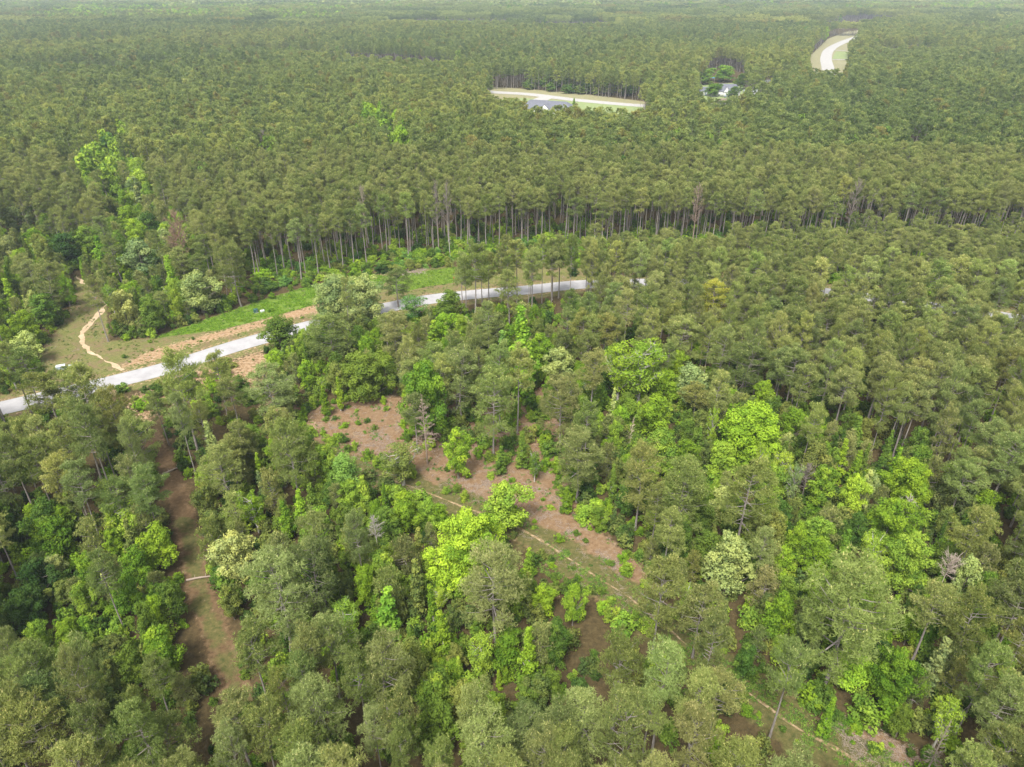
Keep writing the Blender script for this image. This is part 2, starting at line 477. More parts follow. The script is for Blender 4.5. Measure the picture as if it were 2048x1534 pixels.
# ------------------------------------------------------------------ layout of the place
road_c = smooth_line([(-150, 118), (-130, 129.5), (-112, 140.5), (-95.5, 150.8), (-86, 157.5), (-73, 169.5), (-59.3, 179.7), (-44, 190), (-26.5, 199.7), (-10, 204.5),
                      (4, 207.5), (23.4, 212.4), (48, 213.5), (74, 212), (99, 205.5), (125, 195), (146, 186), (175, 171), (210, 150)])
trail_a = smooth_line([at(*p) for p in [(150, 553), (178, 575), (205, 600), (203, 622), (184, 643), (163, 668), (170, 695), (205, 718), (250, 742)]])
trail_b = smooth_line([at(*p) for p in [(640, 905), (700, 930), (770, 955), (860, 988), (930, 1015), (1000, 1040), (1050, 1063), (1100, 1092), (1175, 1142), (1255, 1193), (1310, 1238), (1400, 1310), (1530, 1410), (1600, 1460), (1690, 1508), (1760, 1560)]])
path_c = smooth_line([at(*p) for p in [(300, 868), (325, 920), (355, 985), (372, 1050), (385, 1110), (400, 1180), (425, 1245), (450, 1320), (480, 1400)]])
def W(poly, z=0.0): return [at(x, y, z) for x, y in poly]
clearing = W([(575, 800), (625, 815), (690, 800), (750, 785), (830, 800), (900, 770), (1010, 800), (1100, 770), (1150, 850), (1150, 960), (1150, 1010), (1210, 1070), (1300, 1140), (1330, 1210),
              (1290, 1250), (1210, 1205), (1120, 1135), (1030, 1080), (900, 1020), (780, 985), (680, 930), (600, 880)])
clearing_bare = W([(590, 815), (700, 790), (800, 800), (840, 880), (950, 910), (1090, 925), (1140, 980), (1210, 1070), (1300, 1140), (1310, 1180), (1210, 1160), (1100, 1090), (1030, 1040), (900, 1000), (780, 950), (680, 900), (600, 860)])
south_strip = W([(1140, 1100), (1330, 1210), (1450, 1300), (1600, 1380), (1700, 1420), (1900, 1530), (1900, 1600), (1700, 1600), (1640, 1520), (1500, 1440), (1350, 1330), (1200, 1220), (1060, 1130)])
south_bare = W([(1660, 1430), (1720, 1440), (1890, 1540), (1820, 1580), (1700, 1520)])
verge_far = W([(60, 760), (90, 690), (140, 620), (150, 548), (165, 560), (212, 600), (218, 682), (300, 676), (400, 642), (520, 600), (620, 572), (740, 545), (900, 533), (1150, 530), (1200, 548), (1000, 575), (860, 600), (600, 650), (345, 722), (200, 775), (60, 800)])
green_strip = W([(300, 678), (400, 643), (520, 602), (620, 572), (740, 548), (800, 556), (700, 590), (620, 612), (520, 640), (440, 660), (340, 672)])
green_two = W([(790, 552), (900, 535), (1000, 540), (950, 560), (860, 572), (780, 590)])
sand_a = W([(225, 740), (300, 700), (400, 672), (520, 640), (640, 604), (640, 625), (520, 655), (400, 688), (290, 728)])
sand_b = W([(245, 800), (350, 752), (440, 728), (520, 700), (560, 720), (590, 790), (640, 860), (600, 890), (550, 850), (520, 790), (450, 770), (350, 800), (290, 850)])
back_row = W([(560, 552), (640, 545), (760, 528), (900, 508), (1080, 500), (1400, 497), (1800, 500), (2300, 505)])

# what the photograph shows as open ground: no crown may stand in front of it
CLEAR = [
    [(150, 550), (205, 598), (216, 684), (300, 680), (400, 646), (520, 604), (625, 578), (640, 600), (590, 660), (520, 684), (400, 725), (250, 768), (235, 742), (150, 740), (100, 745), (90, 690), (140, 640)],
    [(100, 720), (170, 720), (250, 760), (140, 775), (100, 750)],
    [(620, 840), (700, 825), (790, 800), (826, 900), (880, 880), (960, 905), (1000, 935), (1090, 930), (1125, 970), (1135, 1010), (1195, 1080), (1290, 1150), (1230, 1165), (1100, 1080), (1010, 1030), (900, 1000), (770, 930), (650, 870)],
    [(1075, 1085), (1120, 1095), (1230, 1165), (1290, 1200), (1290, 1240), (1150, 1140)],
    [(312, 890), (355, 950), (385, 1040), (405, 1130), (470, 1290), (405, 1300), (365, 1150), (345, 1010)],
    [(1670, 1436), (1780, 1470), (1870, 1534), (1750, 1534), (1650, 1455)],
    [(975, 180), (1040, 177), (1280, 203), (1290, 212), (1270, 216), (1190, 211), (1100, 206), (1030, 196), (985, 190)],
    [(1050, 200), (1110, 203), (1105, 213), (1065, 213)],
    [(1408, 148), (1440, 136), (1486, 146), (1486, 182), (1408, 182)],
    [(1626, 138), (1620, 112), (1655, 78), (1690, 62), (1722, 52), (1712, 68), (1694, 84), (1694, 122), (1688, 140), (1660, 138)],
    [(1404, 174), (1470, 160), (1474, 184), (1445, 198), (1404, 186)],
    [(236, 203), (256, 204), (256, 208), (236, 207)], [(180, 201), (190, 201), (190, 205), (180, 205)],
    [(780, 553), (905, 538), (905, 560), (860, 575), (790, 592)],
    [(1505, 182), (1518, 182), (1518, 187), (1505, 187)], [(1530, 158), (1540, 156), (1540, 162), (1530, 163)],
]
CLEAR_SOFT = [[(830, 592), (885, 585), (885, 606), (830, 612)], [(1165, 560), (1175, 556), (1175, 578), (1160, 580)], [(480, 715), (525, 705), (530, 735), (480, 740)], [(905, 587), (1100, 560), (1178, 554), (1178, 580), (1100, 586), (905, 610)], [(-20, 812), (60, 797), (60, 812), (-20, 832)], [(88, 790), (116, 783), (116, 796), (88, 804)], [(1322, 1238), (1400, 1300), (1390, 1318), (1312, 1254)],
    [(748, 610), (826, 598), (826, 612), (752, 626)], [(1505, 1388), (1548, 1415), (1538, 1430), (1498, 1402)], [(1600, 1455), (1720, 1522), (1704, 1536), (1590, 1468)], [(1738, 590), (1750, 590), (1750, 606), (1738, 606)],
    [(1878, 606), (1892, 606), (1892, 616), (1878, 616)], [(2024, 634), (2050, 634), (2050, 645), (2024, 645)], [(1658, 580), (1670, 580), (1670, 592), (1658, 592)], [(1262, 558), (1276, 558), (1276, 572), (1262, 572)]]
# long breaks in the far canopy
gaps = [([at(380, 118), at(620, 127), at(900, 152)], 75), ([at(140, 165), at(290, 168)], 60), ([at(880, 58), at(1150, 64)], 170),
        ([at(1700, 62), at(1780, 52), at(1900, 47)], 110), ([at(1980, 262), at(2200, 262)], 30), ([at(1650, 66), at(1700, 52), at(1760, 44)], 70), ([at(60, 112), at(200, 107)], 80), ([at(1720, 128), at(1800, 120), at(1850, 116)], 50), ([at(1540, 110), at(1580, 112)], 40)]

def W8(poly): return [at(x, y, 9) for x, y in poly]
mixed = [W8([(380, 860), (480, 830), (600, 850), (700, 900), (850, 960), (1000, 1040), (1120, 1130), (1180, 1300), (1080, 1500), (760, 1360), (540, 1180), (420, 1150), (370, 1000)]),
         W8([(1170, 700), (1350, 690), (1560, 780), (1800, 850), (1960, 930), (2040, 1100), (1960, 1300), (1960, 1620), (1860, 1560), (1700, 1380), (1480, 1250), (1320, 1100), (1180, 980), (1130, 860)]),
         W8([(-60, 1000), (200, 960), (370, 1010), (380, 1330), (180, 1370), (-60, 1280)]),
         W8([(-40, 460), (130, 430), (340, 400), (430, 520), (420, 640), (220, 690), (60, 700), (-80, 760)]),
         W8([(150, 215), (260, 225), (310, 350), (330, 480), (200, 500), (120, 330)]),
         W8([(480, 620), (700, 540), (930, 560), (1150, 640), (1180, 800), (1000, 740), (860, 700), (740, 800), (560, 760)])]

def in_any(x, y, polys):
    res = np.zeros(np.shape(x), bool)
    for p in polys: res |= inside(x, y, p)
    return res

def in_view(x, y, margin=25):
    dep = y * CP + CAM_H * SP
    return (np.abs(x) < 0.7211 * dep + margin + 0.03 * y) & (y > 28)

def blocked(x, y, h, cr, cb=0.5):
    """does this tree stand in front of open ground seen in the photograph"""
    bad = np.zeros(np.shape(x), bool)
    for zf in (1.0, 0.9, 0.78, 0.66, 0.55) if cb > 0.3 else (1.0, 0.85, 0.7, 0.5, 0.35, 0.2):
        k = 0.75 if 0.5 < zf < 0.95 else 0.4
        for s in (-1, 0, 1):
            px, py, _ = project(x + s * cr * k, y, h * zf)
            for poly in CLEAR + CLEAR_SOFT: bad |= inside(px, py, poly)
    for zf in (0.0, 0.15, 0.3):
        px, py, _ = project(x, y, h * zf)
        for poly in CLEAR: bad |= inside(px, py, poly)
    return bad

def road_free(x, y, near=5.5, far=11.0):
    d = dist_line(x, y, road_c)
    return d > near

def hexgrid(x0, x1, y0, y1, s, jit, r):
    rows = np.arange(y0, y1, s * 0.87)
    X, Y = [], []
    for i, yy in enumerate(rows):
        xs = np.arange(x0 + (s / 2 if i % 2 else 0), x1, s)
        X.append(xs); Y.append(np.full(len(xs), yy))
    X = np.concatenate(X); Y = np.concatenate(Y)
    X = X + r.uniform(-jit, jit, len(X)) * s; Y = Y + r.uniform(-jit, jit, len(Y)) * s
    k = in_view(X, Y)
    return X[k], Y[k]

TREES = []   # dict(kind, x, y, h, cr, col, label, short, cat)
def T(x, ytop, w, kind, col, h, label=None, short=None, base=None, sparse=None):
    """a tree seen with its top at (x, ytop) and w pixels wide; base = pixel of its foot when the photograph shows it"""
    if not base and ytop < 320 and not (1400 < x < 1500) and x != 1148: h = max(h, 18)
    if base:
        gx, gy = at(*base)
        # height from the foot and the row of the top
        lo, hi = 0.5, 40
        for _ in range(40):
            mid = (lo + hi) / 2
            if project(gx, gy, mid)[1] > ytop: lo = mid
            else: hi = mid
        h = lo
    else:
        gx, gy = at(x, ytop, h)
    dep = float(project(gx, gy, h * .8)[2])
    cr = w / 2 * dep / FPX
    TREES.append(dict(kind=kind, x=gx, y=gy, h=h, cr=cr, col=col, label=label, short=short, hand=True))

# --- the trees that stand out one by one -----------------------------------------------
T(917, 858, 64, 'round', 'yellow', 0, 'lime green round tree standing alone on the reddish clearing', 'the lone lime tree in clearing', base=(917, 957))
T(840, 722, 108, 'big', 'lime', 0, 'tall fresh green tree behind the brown dead pine of the clearing', 'the fresh tree behind dead pine', base=(850, 878))
T(722, 708, 112, 'big', 'mid', 12, 'broad mid green tree at the upper left rim of the clearing', 'the broad tree above the clearing')
T(645, 770, 30, 'column', 'bright', 8, 'slim bright green sapling at the left rim of the clearing', 'the slim sapling left of clearing')
T(672, 752, 28, 'column', 'bright', 9, 'thin bright green sapling against the broad mid green tree')
T(1034, 608, 84, 'column', 'yellow', 0, 'tallest lime green spire below the road', 'the tallest lime spire', base=(1038, 800))
T(1008, 662, 52, 'column', 'mint', 13, 'pale mint tree touching the left side of the tallest lime spire')
T(1080, 668, 60, 'round', 'bright', 10, 'bright green tree at the right foot of the tallest lime spire')
T(1122, 695, 72, 'round', 'pale', 11, 'cream topped round tree right of the tallest lime spire', 'the cream topped round tree')
T(1062, 745, 36, 'column', 'fresh', 9, 'small light green tree on bare red soil above the clearing')
T(1042, 860, 38, 'column', 'mid', 0, 'ragged ivy green tree right of the lone lime tree', 'the ragged ivy green tree', base=(1044, 935))
T(800, 893, 96, 'open', 'olive', 9, 'airy olive green tree overhanging the lower rim of the clearing', 'the airy tree below clearing')
T(1070, 905, 34, 'open', 'mid', 7, 'thin airy sapling right of the ragged ivy green tree')
T(700, 960, 60, 'round', 'fresh', 7, 'low light green crown under the mint green round tree')
T(1002, 890, 32, 'column', 'mid', 7, 'bushy mid green sapling between the lone lime tree and ragged ivy tree')
T(1226, 684, 84, 'open', 'lime', 0, 'lime tree with a single white trunk left of its white limbed twin', 'the white trunked lime tree', base=(1234, 812))
T(1284, 676, 96, 'open', 'lime', 0, 'lime topped tree with spreading bare white limbs', 'the white limbed lime tree', base=(1275, 815))
T(1316, 792, 86, 'round', 'bright', 10, 'dense bright green dome below the white limbed tree', 'the dome below white limbed tree')
T(1390, 730, 78, 'round', 'pale', 11, 'pale yellowish crown right of the white limbed lime tree')
T(1334, 738, 60, 'round', 'bright', 10, 'bright green crown filling the gap right of the white limbs')
T(1508, 815, 142, 'big', 'bright', 12.5, 'largest bright green dome on the right of the woods', 'the largest bright green dome')
T(1322, 862, 84, 'round', 'fresh', 10, 'yellow flecked green crown below the dense bright green dome')
T(1380, 880, 66, 'round', 'bright', 9, 'bright green crown just right of the yellow flecked crown')
T(1433, 812, 24, 'open', 'yellow', 12, 'thin sapling with a yellow green tuft left of the largest dome')
T(1526, 886, 34, 'open', 'yellow', 11, 'slender yellow leaved tree with white stem before the largest dome', 'the slender yellow white stemmed tree')
T(1449, 884, 72, 'round', 'fresh', 9, 'low yellowish green crown left below the largest bright green dome')
T(1548, 790, 66, 'round', 'mid', 11, 'mid green crown peeping over the right of the largest bright dome')
T(682, 907, 68, 'round', 'mint', 10, 'mint green round tree left below the clearing', 'the mint green round tree')
T(722, 950, 44, 'column', 'fresh', 8, 'light green bushy sapling right below the mint green tree')
T(552, 632, 82, 'round', 'mid', 10, 'mid green tree covering the near edge of the road', 'the tree covering the road edge')
T(545, 700, 44, 'round', 'bright', 8, 'light green crown directly below the tree covering the road edge')
T(610, 720, 44, 'round', 'bright', 8, 'bright green low tree left of the dense olive pine')
T(666, 554, 112, 'big', 'pale', 14, 'left half of the pale blossoming oak pair over the road', 'the left pale blossoming oak')
T(722, 553, 100, 'big', 'pale', 14, 'right half of the pale blossoming oak pair over the road', 'the right pale blossoming oak')
T(824, 592, 64, 'open', 'mint', 9, 'airy mint green tree leaning over the pale road')
T(900, 580, 66, 'round', 'mid', 10, 'mid green tree hiding the road left of the standing pines', 'the green tree hiding the road')
T(885, 625, 56, 'round', 'bright', 9, 'bright green tree below the tree hiding the road')
T(862, 640, 40, 'column', 'lime', 9, 'small lime tree below the airy mint tree')
T(630, 1018, 76, 'round', 'lime', 9, 'lime green round tree above the lower left pines', 'the lime tree above lower pines')
T(938, 1030, 150, 'big', 'yellow', 13.5, 'brightest yellow green broad tree beside the trail', 'the brightest yellow tree')
T(895, 1090, 84, 'round', 'yellow', 9.5, 'smaller yellow green crown at the left foot of the brightest tree')
T(1008, 967, 100, 'round', 'fresh', 10.5, 'round light green tree overhanging the sandy trail', 'the round tree over the trail')
T(810, 985, 80, 'round', 'bright', 9, 'bright green tree between the mint tree and the trail')
T(765, 1015, 64, 'round', 'mid', 8.5, 'mid green crown behind the bare forked trunk')
T(460, 1068, 100, 'round', 'pale', 10, 'pale green round tree on the right bank of the left path', 'the pale tree by left path')
T(243, 1150, 66, 'round', 'lime', 8.5, 'small leaved lime green tree in the thicket left of the path', 'the lime tree in left thicket')
T(163, 1232, 34, 'round', 'lime', 5, 'tiny lime green ball shaped tree at lower left', 'the tiny lime ball tree')
T(305, 1050, 82, 'round', 'bright', 9.5, 'tallest bright green crown in the thicket left of the path', 'the tallest green thicket crown')
T(262, 1095, 66, 'round', 'bright', 8.5, 'bright green crown left below the tallest thicket crown')
T(330, 1165, 62, 'round', 'mid', 8, 'mid green crown on the left bank beside the lower fallen log')
T(308, 1258, 92, 'round', 'bright', 9, 'bright green crown in the hollow at lower left', 'the bright crown in lower hollow')
T(250, 1290, 66, 'round', 'mid', 8, 'mid green crown left of the bright crown in the hollow')
T(90, 1040, 90, 'round', 'bright', 9, 'bright green crown at the far left edge of the thicket')
T(60, 1120, 80, 'round', 'dark', 8, 'dark green crown near the left edge below the thicket')
T(30, 1180, 84, 'big', 'dark', 8, 'darkest broad bush tree at the left picture edge')
T(409, 840, 42, 'column', 'pale', 12, 'feathery pale spire right of the upper fallen log', 'the feathery pale spire')
T(500, 985, 56, 'open', 'bright', 9, 'airy bright sapling cluster left of the lime tree above pines')
T(560, 1000, 46, 'column', 'bright', 9, 'slim bright green tree between the airy saplings and lime tree')
T(765, 1176, 78, 'column', 'lime', 11, 'lime green cone shaped tree among the lower pines', 'the lime cone among pines')
T(862, 1166, 40, 'column', 'bright', 11, 'slim bright column left below the brightest yellow tree')
T(884, 1222, 56, 'column', 'bright', 10, 'bright green column in front of the slim bright column')
T(1060, 1255, 58, 'column', 'bright', 12, 'bright green column with a bare white tip by the lower pines', 'the column with white tip')
T(1015, 1268, 76, 'round', 'bright', 7, 'low vivid green tree left of the column with white tip')
T(1150, 1165, 46, 'round', 'yellow', 9, 'small yellow green crown on the near side of the trail')
T(1055, 1095, 34, 'column', 'lime', 7, 'small lime sapling right of the brightest yellow tree')
T(1470, 1072, 108, 'round', 'pale', 12, 'big pale yellow green tree in the right woods', 'the big pale tree at right')
T(1573, 1188, 72, 'round', 'bright', 10, 'bright green tree left of the huge leaning pine', 'the bright tree beside leaning pine')
T(1718, 1310, 88, 'round', 'lime', 6, 'low lime green tree right below the huge leaning pine')
T(1808, 1308, 112, 'big', 'bright', 10, 'broad vivid green dome at lower right', 'the vivid dome at lower right')
T(1670, 1392, 38, 'column', 'bright', 8, 'narrow bright green tree on brown soil at the bottom right', 'the narrow tree on brown soil')
T(1912, 1400, 62, 'open', 'fresh', 10, 'airy whitish stemmed tree in the bottom right corner', 'the airy tree bottom right')
T(1833, 1076, 112, 'big', 'fresh', 11, 'broad light green tree above the broken snag', 'the broad tree above broken snag')
T(1838, 926, 112, 'big', 'bright', 11.5, 'upper of two bright domes near the right edge', 'the upper bright dome right')
T(1798, 996, 106, 'big', 'bright', 11, 'lower of two bright domes near the right edge', 'the lower bright dome right')
T(1803, 892, 36, 'column', 'bright', 10, 'bright spire poking above the upper bright dome')
T(1692, 876, 40, 'column', 'bright', 10.5, 'tall bright spire right of the largest bright green dome', 'the tall bright spire')
T(1722, 898, 40, 'column', 'bright', 9.5, 'bright spire next to the tall bright spire on its right')
T(1762, 912, 40, 'column', 'mid', 9, 'mid green spire between the two spires and upper bright dome')
T(1652, 934, 70, 'round', 'lime', 10, 'twiggy yellowish crown below the tall bright spire', 'the twiggy yellowish crown')
T(1718, 950, 56, 'round', 'lime', 9.5, 'lime crown right of the twiggy yellowish crown')
T(1745, 940, 40, 'round', 'pale', 9.5, 'cream flowered crown between lime crown and upper bright dome')
T(1552, 930, 66, 'round', 'fresh', 9.5, 'light green crown left of the twiggy yellowish crown')
T(1600, 925, 36, 'open', 'pale', 11, 'pale stemmed tree left of the twiggy yellowish crown')
T(1702, 1058, 48, 'column', 'lime', 10, 'lime cone below the lower bright dome', 'the lime cone at right')
T(1640, 1140, 60, 'round', 'bright', 8, 'bright crown between the lime cone and huge leaning pine')
T(1500, 1290, 60, 'round', 'mid', 7, 'mid green crown at the brown bank left of the leaning pine')
T(1200, 1010, 44, 'round', 'fresh', 5.5, 'light green low tree on the right rim of the clearing')
T(1135, 975, 34, 'column', 'bright', 6, 'small bright sapling on the right rim of the clearing')
T(237, 580, 64, 'round', 'pale', 12, 'pale twiggy tree at the left end of the roadside grove', 'the pale tree ending the grove')
T(293, 592, 56, 'round', 'mid', 11, 'mid green tree right of the pale tree ending the grove')
T(387, 542, 82, 'round', 'pale', 13, 'cream green round tree in the roadside grove', 'the cream tree of the grove')
T(333, 508, 40, 'column', 'lime', 14, 'lime green spire in the roadside grove', 'the lime spire of the grove')
T(272, 480, 80, 'round', 'pale', 13, 'pale green crown behind the lime spire of the grove')
T(188, 470, 46, 'column', 'bright', 12, 'bright green spire above the start of the sandy trail', 'the spire above sandy trail')
T(118, 466, 76, 'round', 'dark', 12, 'dark green round tree left of the bright trail spire', 'the dark tree left of spire')
T(165, 452, 56, 'round', 'mid', 12, 'mid green crown between dark round tree and trail spire')
T(265, 437, 46, 'round', 'lime', 12, 'yellowish crown in the green streak left of the dead pines')
T(270, 372, 32, 'column', 'pale', 12, 'spiky yellowish spire in the middle of the green streak', 'the spiky spire in green streak')
T(243, 378, 32, 'round', 'bright', 11, 'bright crown left of the spiky spire in the streak')
T(250, 410, 50, 'round', 'bright', 11, 'bright crown right below the spiky spire in the streak')
T(225, 360, 36, 'round', 'fresh', 11, 'fresh crown at the upper left of the spiky spire')
T(290, 425, 52, 'round', 'mid', 11, 'mid green crown right of the yellowish crown in the streak')
T(164, 308, 34, 'column', 'bright', 13, 'isolated bright spire in the pines at upper left', 'the isolated spire upper left')
T(190, 258, 36, 'column', 'mint', 12, 'mint crown at the top of the green streak', 'the mint crown topping streak')
T(230, 236, 30, 'column', 'fresh', 12, 'fresh green crown highest in the green streak', 'the highest fresh green crown')
T(215, 265, 40, 'round', 'mint', 11, 'mint crown right of the mint crown topping the streak')
T(198, 290, 40, 'column', 'bright', 11, 'bright crown below the mint crown topping the streak')
T(20, 412, 52, 'round', 'pale', 12, 'pale round crown at the left edge in the upper woods', 'the pale crown left edge')
T(8, 470, 44, 'round', 'pale', 12, 'pale crown at the left edge below the pale round crown')
T(6, 556, 40, 'column', 'lime', 11, 'lime spire cut by the left picture edge', 'the lime spire left edge')
T(74, 590, 70, 'round', 'mid', 10, 'mid green crown left of the leaning roadside pine', 'the crown left of trail')
T(40, 620, 60, 'round', 'bright', 10, 'bright crown below the lime spire at the left edge')
T(45, 662, 60, 'round', 'pale', 9, 'pale crown nearest the metal boxes on the left')
T(740, 205, 40, 'round', 'bright', 13, 'bright green crown among pines left of the dark roofed house', 'the bright crown before far road')
T(800, 248, 44, 'round', 'fresh', 12, 'fresh crown in the pines below the bright crown before far road')
T(770, 222, 46, 'round', 'mid', 12, 'mid green crown between the two bright crowns before far road')
T(1432, 166, 44, 'round', 'bright', 10, 'bright tree in front of the white gabled house', None)
T(1470, 172, 30, 'round', 'mid', 10, 'green tree at the right wall of the white gabled house')
T(1412, 138, 38, 'round', 'mid', 13, 'mid green crown behind the left end of the gabled house')
T(1450, 130, 54, 'round', 'bright', 14, 'broad bright crown behind the gabled house roof', 'the crown behind gabled house')
T(1485, 146, 30, 'round', 'mid', 13, 'mid green crown behind the right end of the gabled house')
T(1148, 196, 12, 'column', 'bright', 6, 'small bright tree on the lawn of the dark roofed house')
# yellowed pine
T(1432, 562, 64, 'pine_open', 'ypine', 17, 'yellowing pine in the pine wood below the right road', 'the yellowing pine')
# olive pines that are recognisable
def PINE(base, ytop, w, label, short=None, kind='pine', col='pine'):
    T(0, ytop, w, kind, col, 0, label, short, base=base)
PINE((483, 614), 492, 62, 'isolated roadside pine with long bare trunk above the green cabinet', 'the pine above green cabinet', 'pine_open')
PINE((123, 640), 528, 60, 'roadside pine with bare trunk on the left of the sandy trail', 'the pine left of sandy trail', 'pine_open')
PINE((217, 683), 560, 40, 'thin trunked pine behind the pale tree ending the grove', None)
PINE((425, 566), 470, 44, 'pine directly right of the twin dead pines', None)
PINE((671, 745), 634, 100, 'dense olive pine below the pale oaks', 'the dense pine below oaks', 'pine_open')
PINE((554, 856), 734, 96, 'spreading pine on pale soil left of the clearing', 'the spreading pine on pale soil', 'pine_open')
PINE((455, 830), 708, 46, 'thin sparse pine on orange soil below the road', None)
PINE((796, 742), 632, 78, 'pine with bare trunk between the broad tree and lime spire', None, 'pine_open')
PINE((735, 590), 520, 1, '', None) if False else None
PINE((797, 614), 540, 62, 'airy pine standing before the road right of the oaks', 'the airy pine before road', 'pine_open')
PINE((950, 652), 487, 60, 'tall pine crossing the road with its bare trunk', 'the tall pine crossing the road')
PINE((932, 640), 512, 40, 'slimmer pine on the left of the tall pine crossing the road')
PINE((1018, 668), 545, 46, 'pine crossing the road left of its middle gap')
PINE((1063, 640), 500, 44, 'pine with dark trunk beside the last open stretch of road')
PINE((926, 856), 700, 84, 'taller of the pines shading the red needle ground', 'the pine shading red ground', 'pine_open')
PINE((893, 850), 712, 62, 'pine left beside the tallest pine shading the red ground')
PINE((987, 915), 745, 88, 'pine rooted nearest the right side of the lone lime tree', None, 'pine_open')
PINE((1000, 862), 690, 74, 'pine rising behind the ragged ivy green tree', None, 'pine_open')
PINE((835, 905), 790, 50, 'pine with thin trunk left of the brown dead pine')
PINE((1153, 1004), 868, 96, 'olive pine at the right rim of the clearing', 'the pine at clearing rim', 'pine_open')
PINE((1120, 905), 760, 84, 'rounded pine behind the pine at the clearing rim', None, 'pine_open')
PINE((1270, 1060), 898, 92, 'pine with pale spreading crown right of the clearing', 'the pale pine right of clearing', 'pine_open')
PINE((1352, 1090), 925, 112, 'wide flat pine right of the pale pine', 'the wide flat pine', 'pine_open')
PINE((1470, 1110), 930, 116, 'wide twiggy pine below the slender yellow tree', None, 'pine_open')
PINE((1482, 815), 690, 104, 'light crowned pine above the largest bright green dome', 'the light crowned pine', 'pine_open')
PINE((1385, 845), 770, 58, 'short pine between the two bright domes', None)
PINE((1355, 750), 636, 80, 'pine with bare trunk above the white limbed tree', 'the pine above white limbs', 'pine_open')
PINE((1644, 1388), 1140, 190, 'huge leaning pine in the lower right woods', 'the huge leaning pine', 'pine_open')
PINE((1305, 1310), 1118, 104, 'tall pine standing across the sandy trail', 'the pine across the trail', 'pine_open')
PINE((1385, 1315), 1172, 96, 'pine right beside the tall pine across the trail', None, 'pine_open')
PINE((992, 1290), 1100, 128, 'big pine in front of the brightest yellow tree', 'the pine before yellow tree', 'pine_open')
PINE((583, 1305), 1110, 140, 'big pine right of the pale tree by the path', 'the big pine lower left', 'pine_open')
PINE((650, 1260), 1085, 112, 'pine behind and right of the big pine lower left', None, 'pine_open')
PINE((462, 1020), 895, 84, 'pine right of the feathery pale spire', None, 'pine_open')
PINE((600, 1010), 850, 96, 'pine left of the mint green round tree', 'the pine left of mint tree', 'pine_open')
PINE((395, 900), 712, 96, 'tall dark pine with its top against the road', 'the dark pine against road', 'pine_open')
PINE((215, 930), 735, 100, 'pine whose top hides the road at left', 'the pine hiding the road', 'pine_open')
PINE((20, 868), 712, 60, 'leftmost roadside pine with dark trunk before the road')
PINE((92, 840), 700, 56, 'second roadside pine with dark trunk before the road')
PINE((128, 884), 752, 74, 'pine with round top left below the metal boxes', None)
PINE((168, 868), 744, 66, 'pine between the round topped pine and the pine hiding the road', None)
PINE((66, 832), 690, 50, 'thin roadside pine just behind the first two before the road')
PINE((205, 1090), 985 - 60, 60, 'pine with long pale trunk left of the thicket')

# dead trees, logs ------------------------------------------------------------
SNAGS = []
def SN(base, ytop, w, col, label, style='conifer', short=None, h=None, cb=0.35):
    gx, gy = at(*base); lo, hi = 0.5, 40
    for _ in range(40):
        mid = (lo + hi) / 2
        if project(gx, gy, mid)[1] > ytop: lo = mid
        else: hi = mid
    dep = float(project(gx, gy, lo)[2])
    SNAGS.append(dict(x=gx, y=gy, h=lo, cr=w / 2 * dep / FPX, col=col, label=label, style=style, short=short, cb=cb))
BROWN, GREY, PALE = (0.22, 0.16, 0.11), (0.21, 0.175, 0.15), (0.36, 0.33, 0.29)
SN((378, 552), 425, 62, (0.26, 0.165, 0.11), 'left of the twin dead brown pines with orange trunk', 'round', 'the twin dead pines')
SN((368, 548), 450, 50, (0.27, 0.17, 0.115), 'right of the twin dead brown pines with orange trunk', 'round')
SN((855, 928), 788, 62, (0.29, 0.22, 0.17), 'brown bare dead pine standing on the clearing', 'conifer', 'the dead pine on clearing', cb=0.28)
SN((878, 505), 370, 26, GREY, 'left of two bare dead pines in the back row', 'round', 'the bare pines in back row')
SN((898, 498), 368, 30, GREY, 'right of two bare dead pines in the back row', 'round')
SN((900, 512), 440, 8, PALE, 'pale broken leaning stem under the dead back row pines', 'conifer')
SN((1384, 490), 372, 34, (0.26, 0.19, 0.145), 'reddish bare crown in the back row of pines', 'round', 'the reddish bare crown')
SN((735, 500), 376, 26, (0.30, 0.25, 0.19), 'brownish bare pine at the left of the back row', 'round', 'the bare pine back row left')
SN((1690, 480), 362, 36, GREY, 'grey bare crown in the upper right pines', 'round', 'the grey bare crown')
SN((1258, 905), 832, 30, (0.50, 0.42, 0.28), 'small straw coloured dead pine below the white limbed tree', 'conifer', cb=0.2)
SN((1859, 1222), 1115, 58, (0.40, 0.33, 0.27), 'broken topped snag with bare forks near the right edge', 'round', 'the broken snag', cb=0.68)
SN((757, 1108), 1040, 46, PALE, 'bare white forked trunk in the lower middle woods', 'round', 'the bare forked trunk', cb=0.5)
SN((535, 330), 262, 26, GREY, 'lone grey bare crown in the upper middle pines', 'round', 'the lone grey bare crown')
SN((1822, 310), 252, 24, GREY, 'grey bare crown highest in the upper right pines', 'round')
SN((1840, 1570), 1440, 40, (0.3, 0.25, 0.2), 'bare thin stem rising from brown soil bottom right', 'conifer')
SN((1600, 1010), 930, 50, GREY, 'grey twiggy bare crown beside the twiggy yellowish crown', 'round', None, cb=0.4)
SN((1530, 900), 800, 1, GREY, '', 'round') if False else None
SN((1470, 900), 832, 44, (0.33, 0.28, 0.24), 'dark leafless crown right of the thin yellow tufted sapling', 'round', None, cb=0.5)
SN((1790, 1090), 1000, 50, (0.38, 0.32, 0.30), 'leafless crown left of the lower bright dome', 'round', None, cb=0.4)

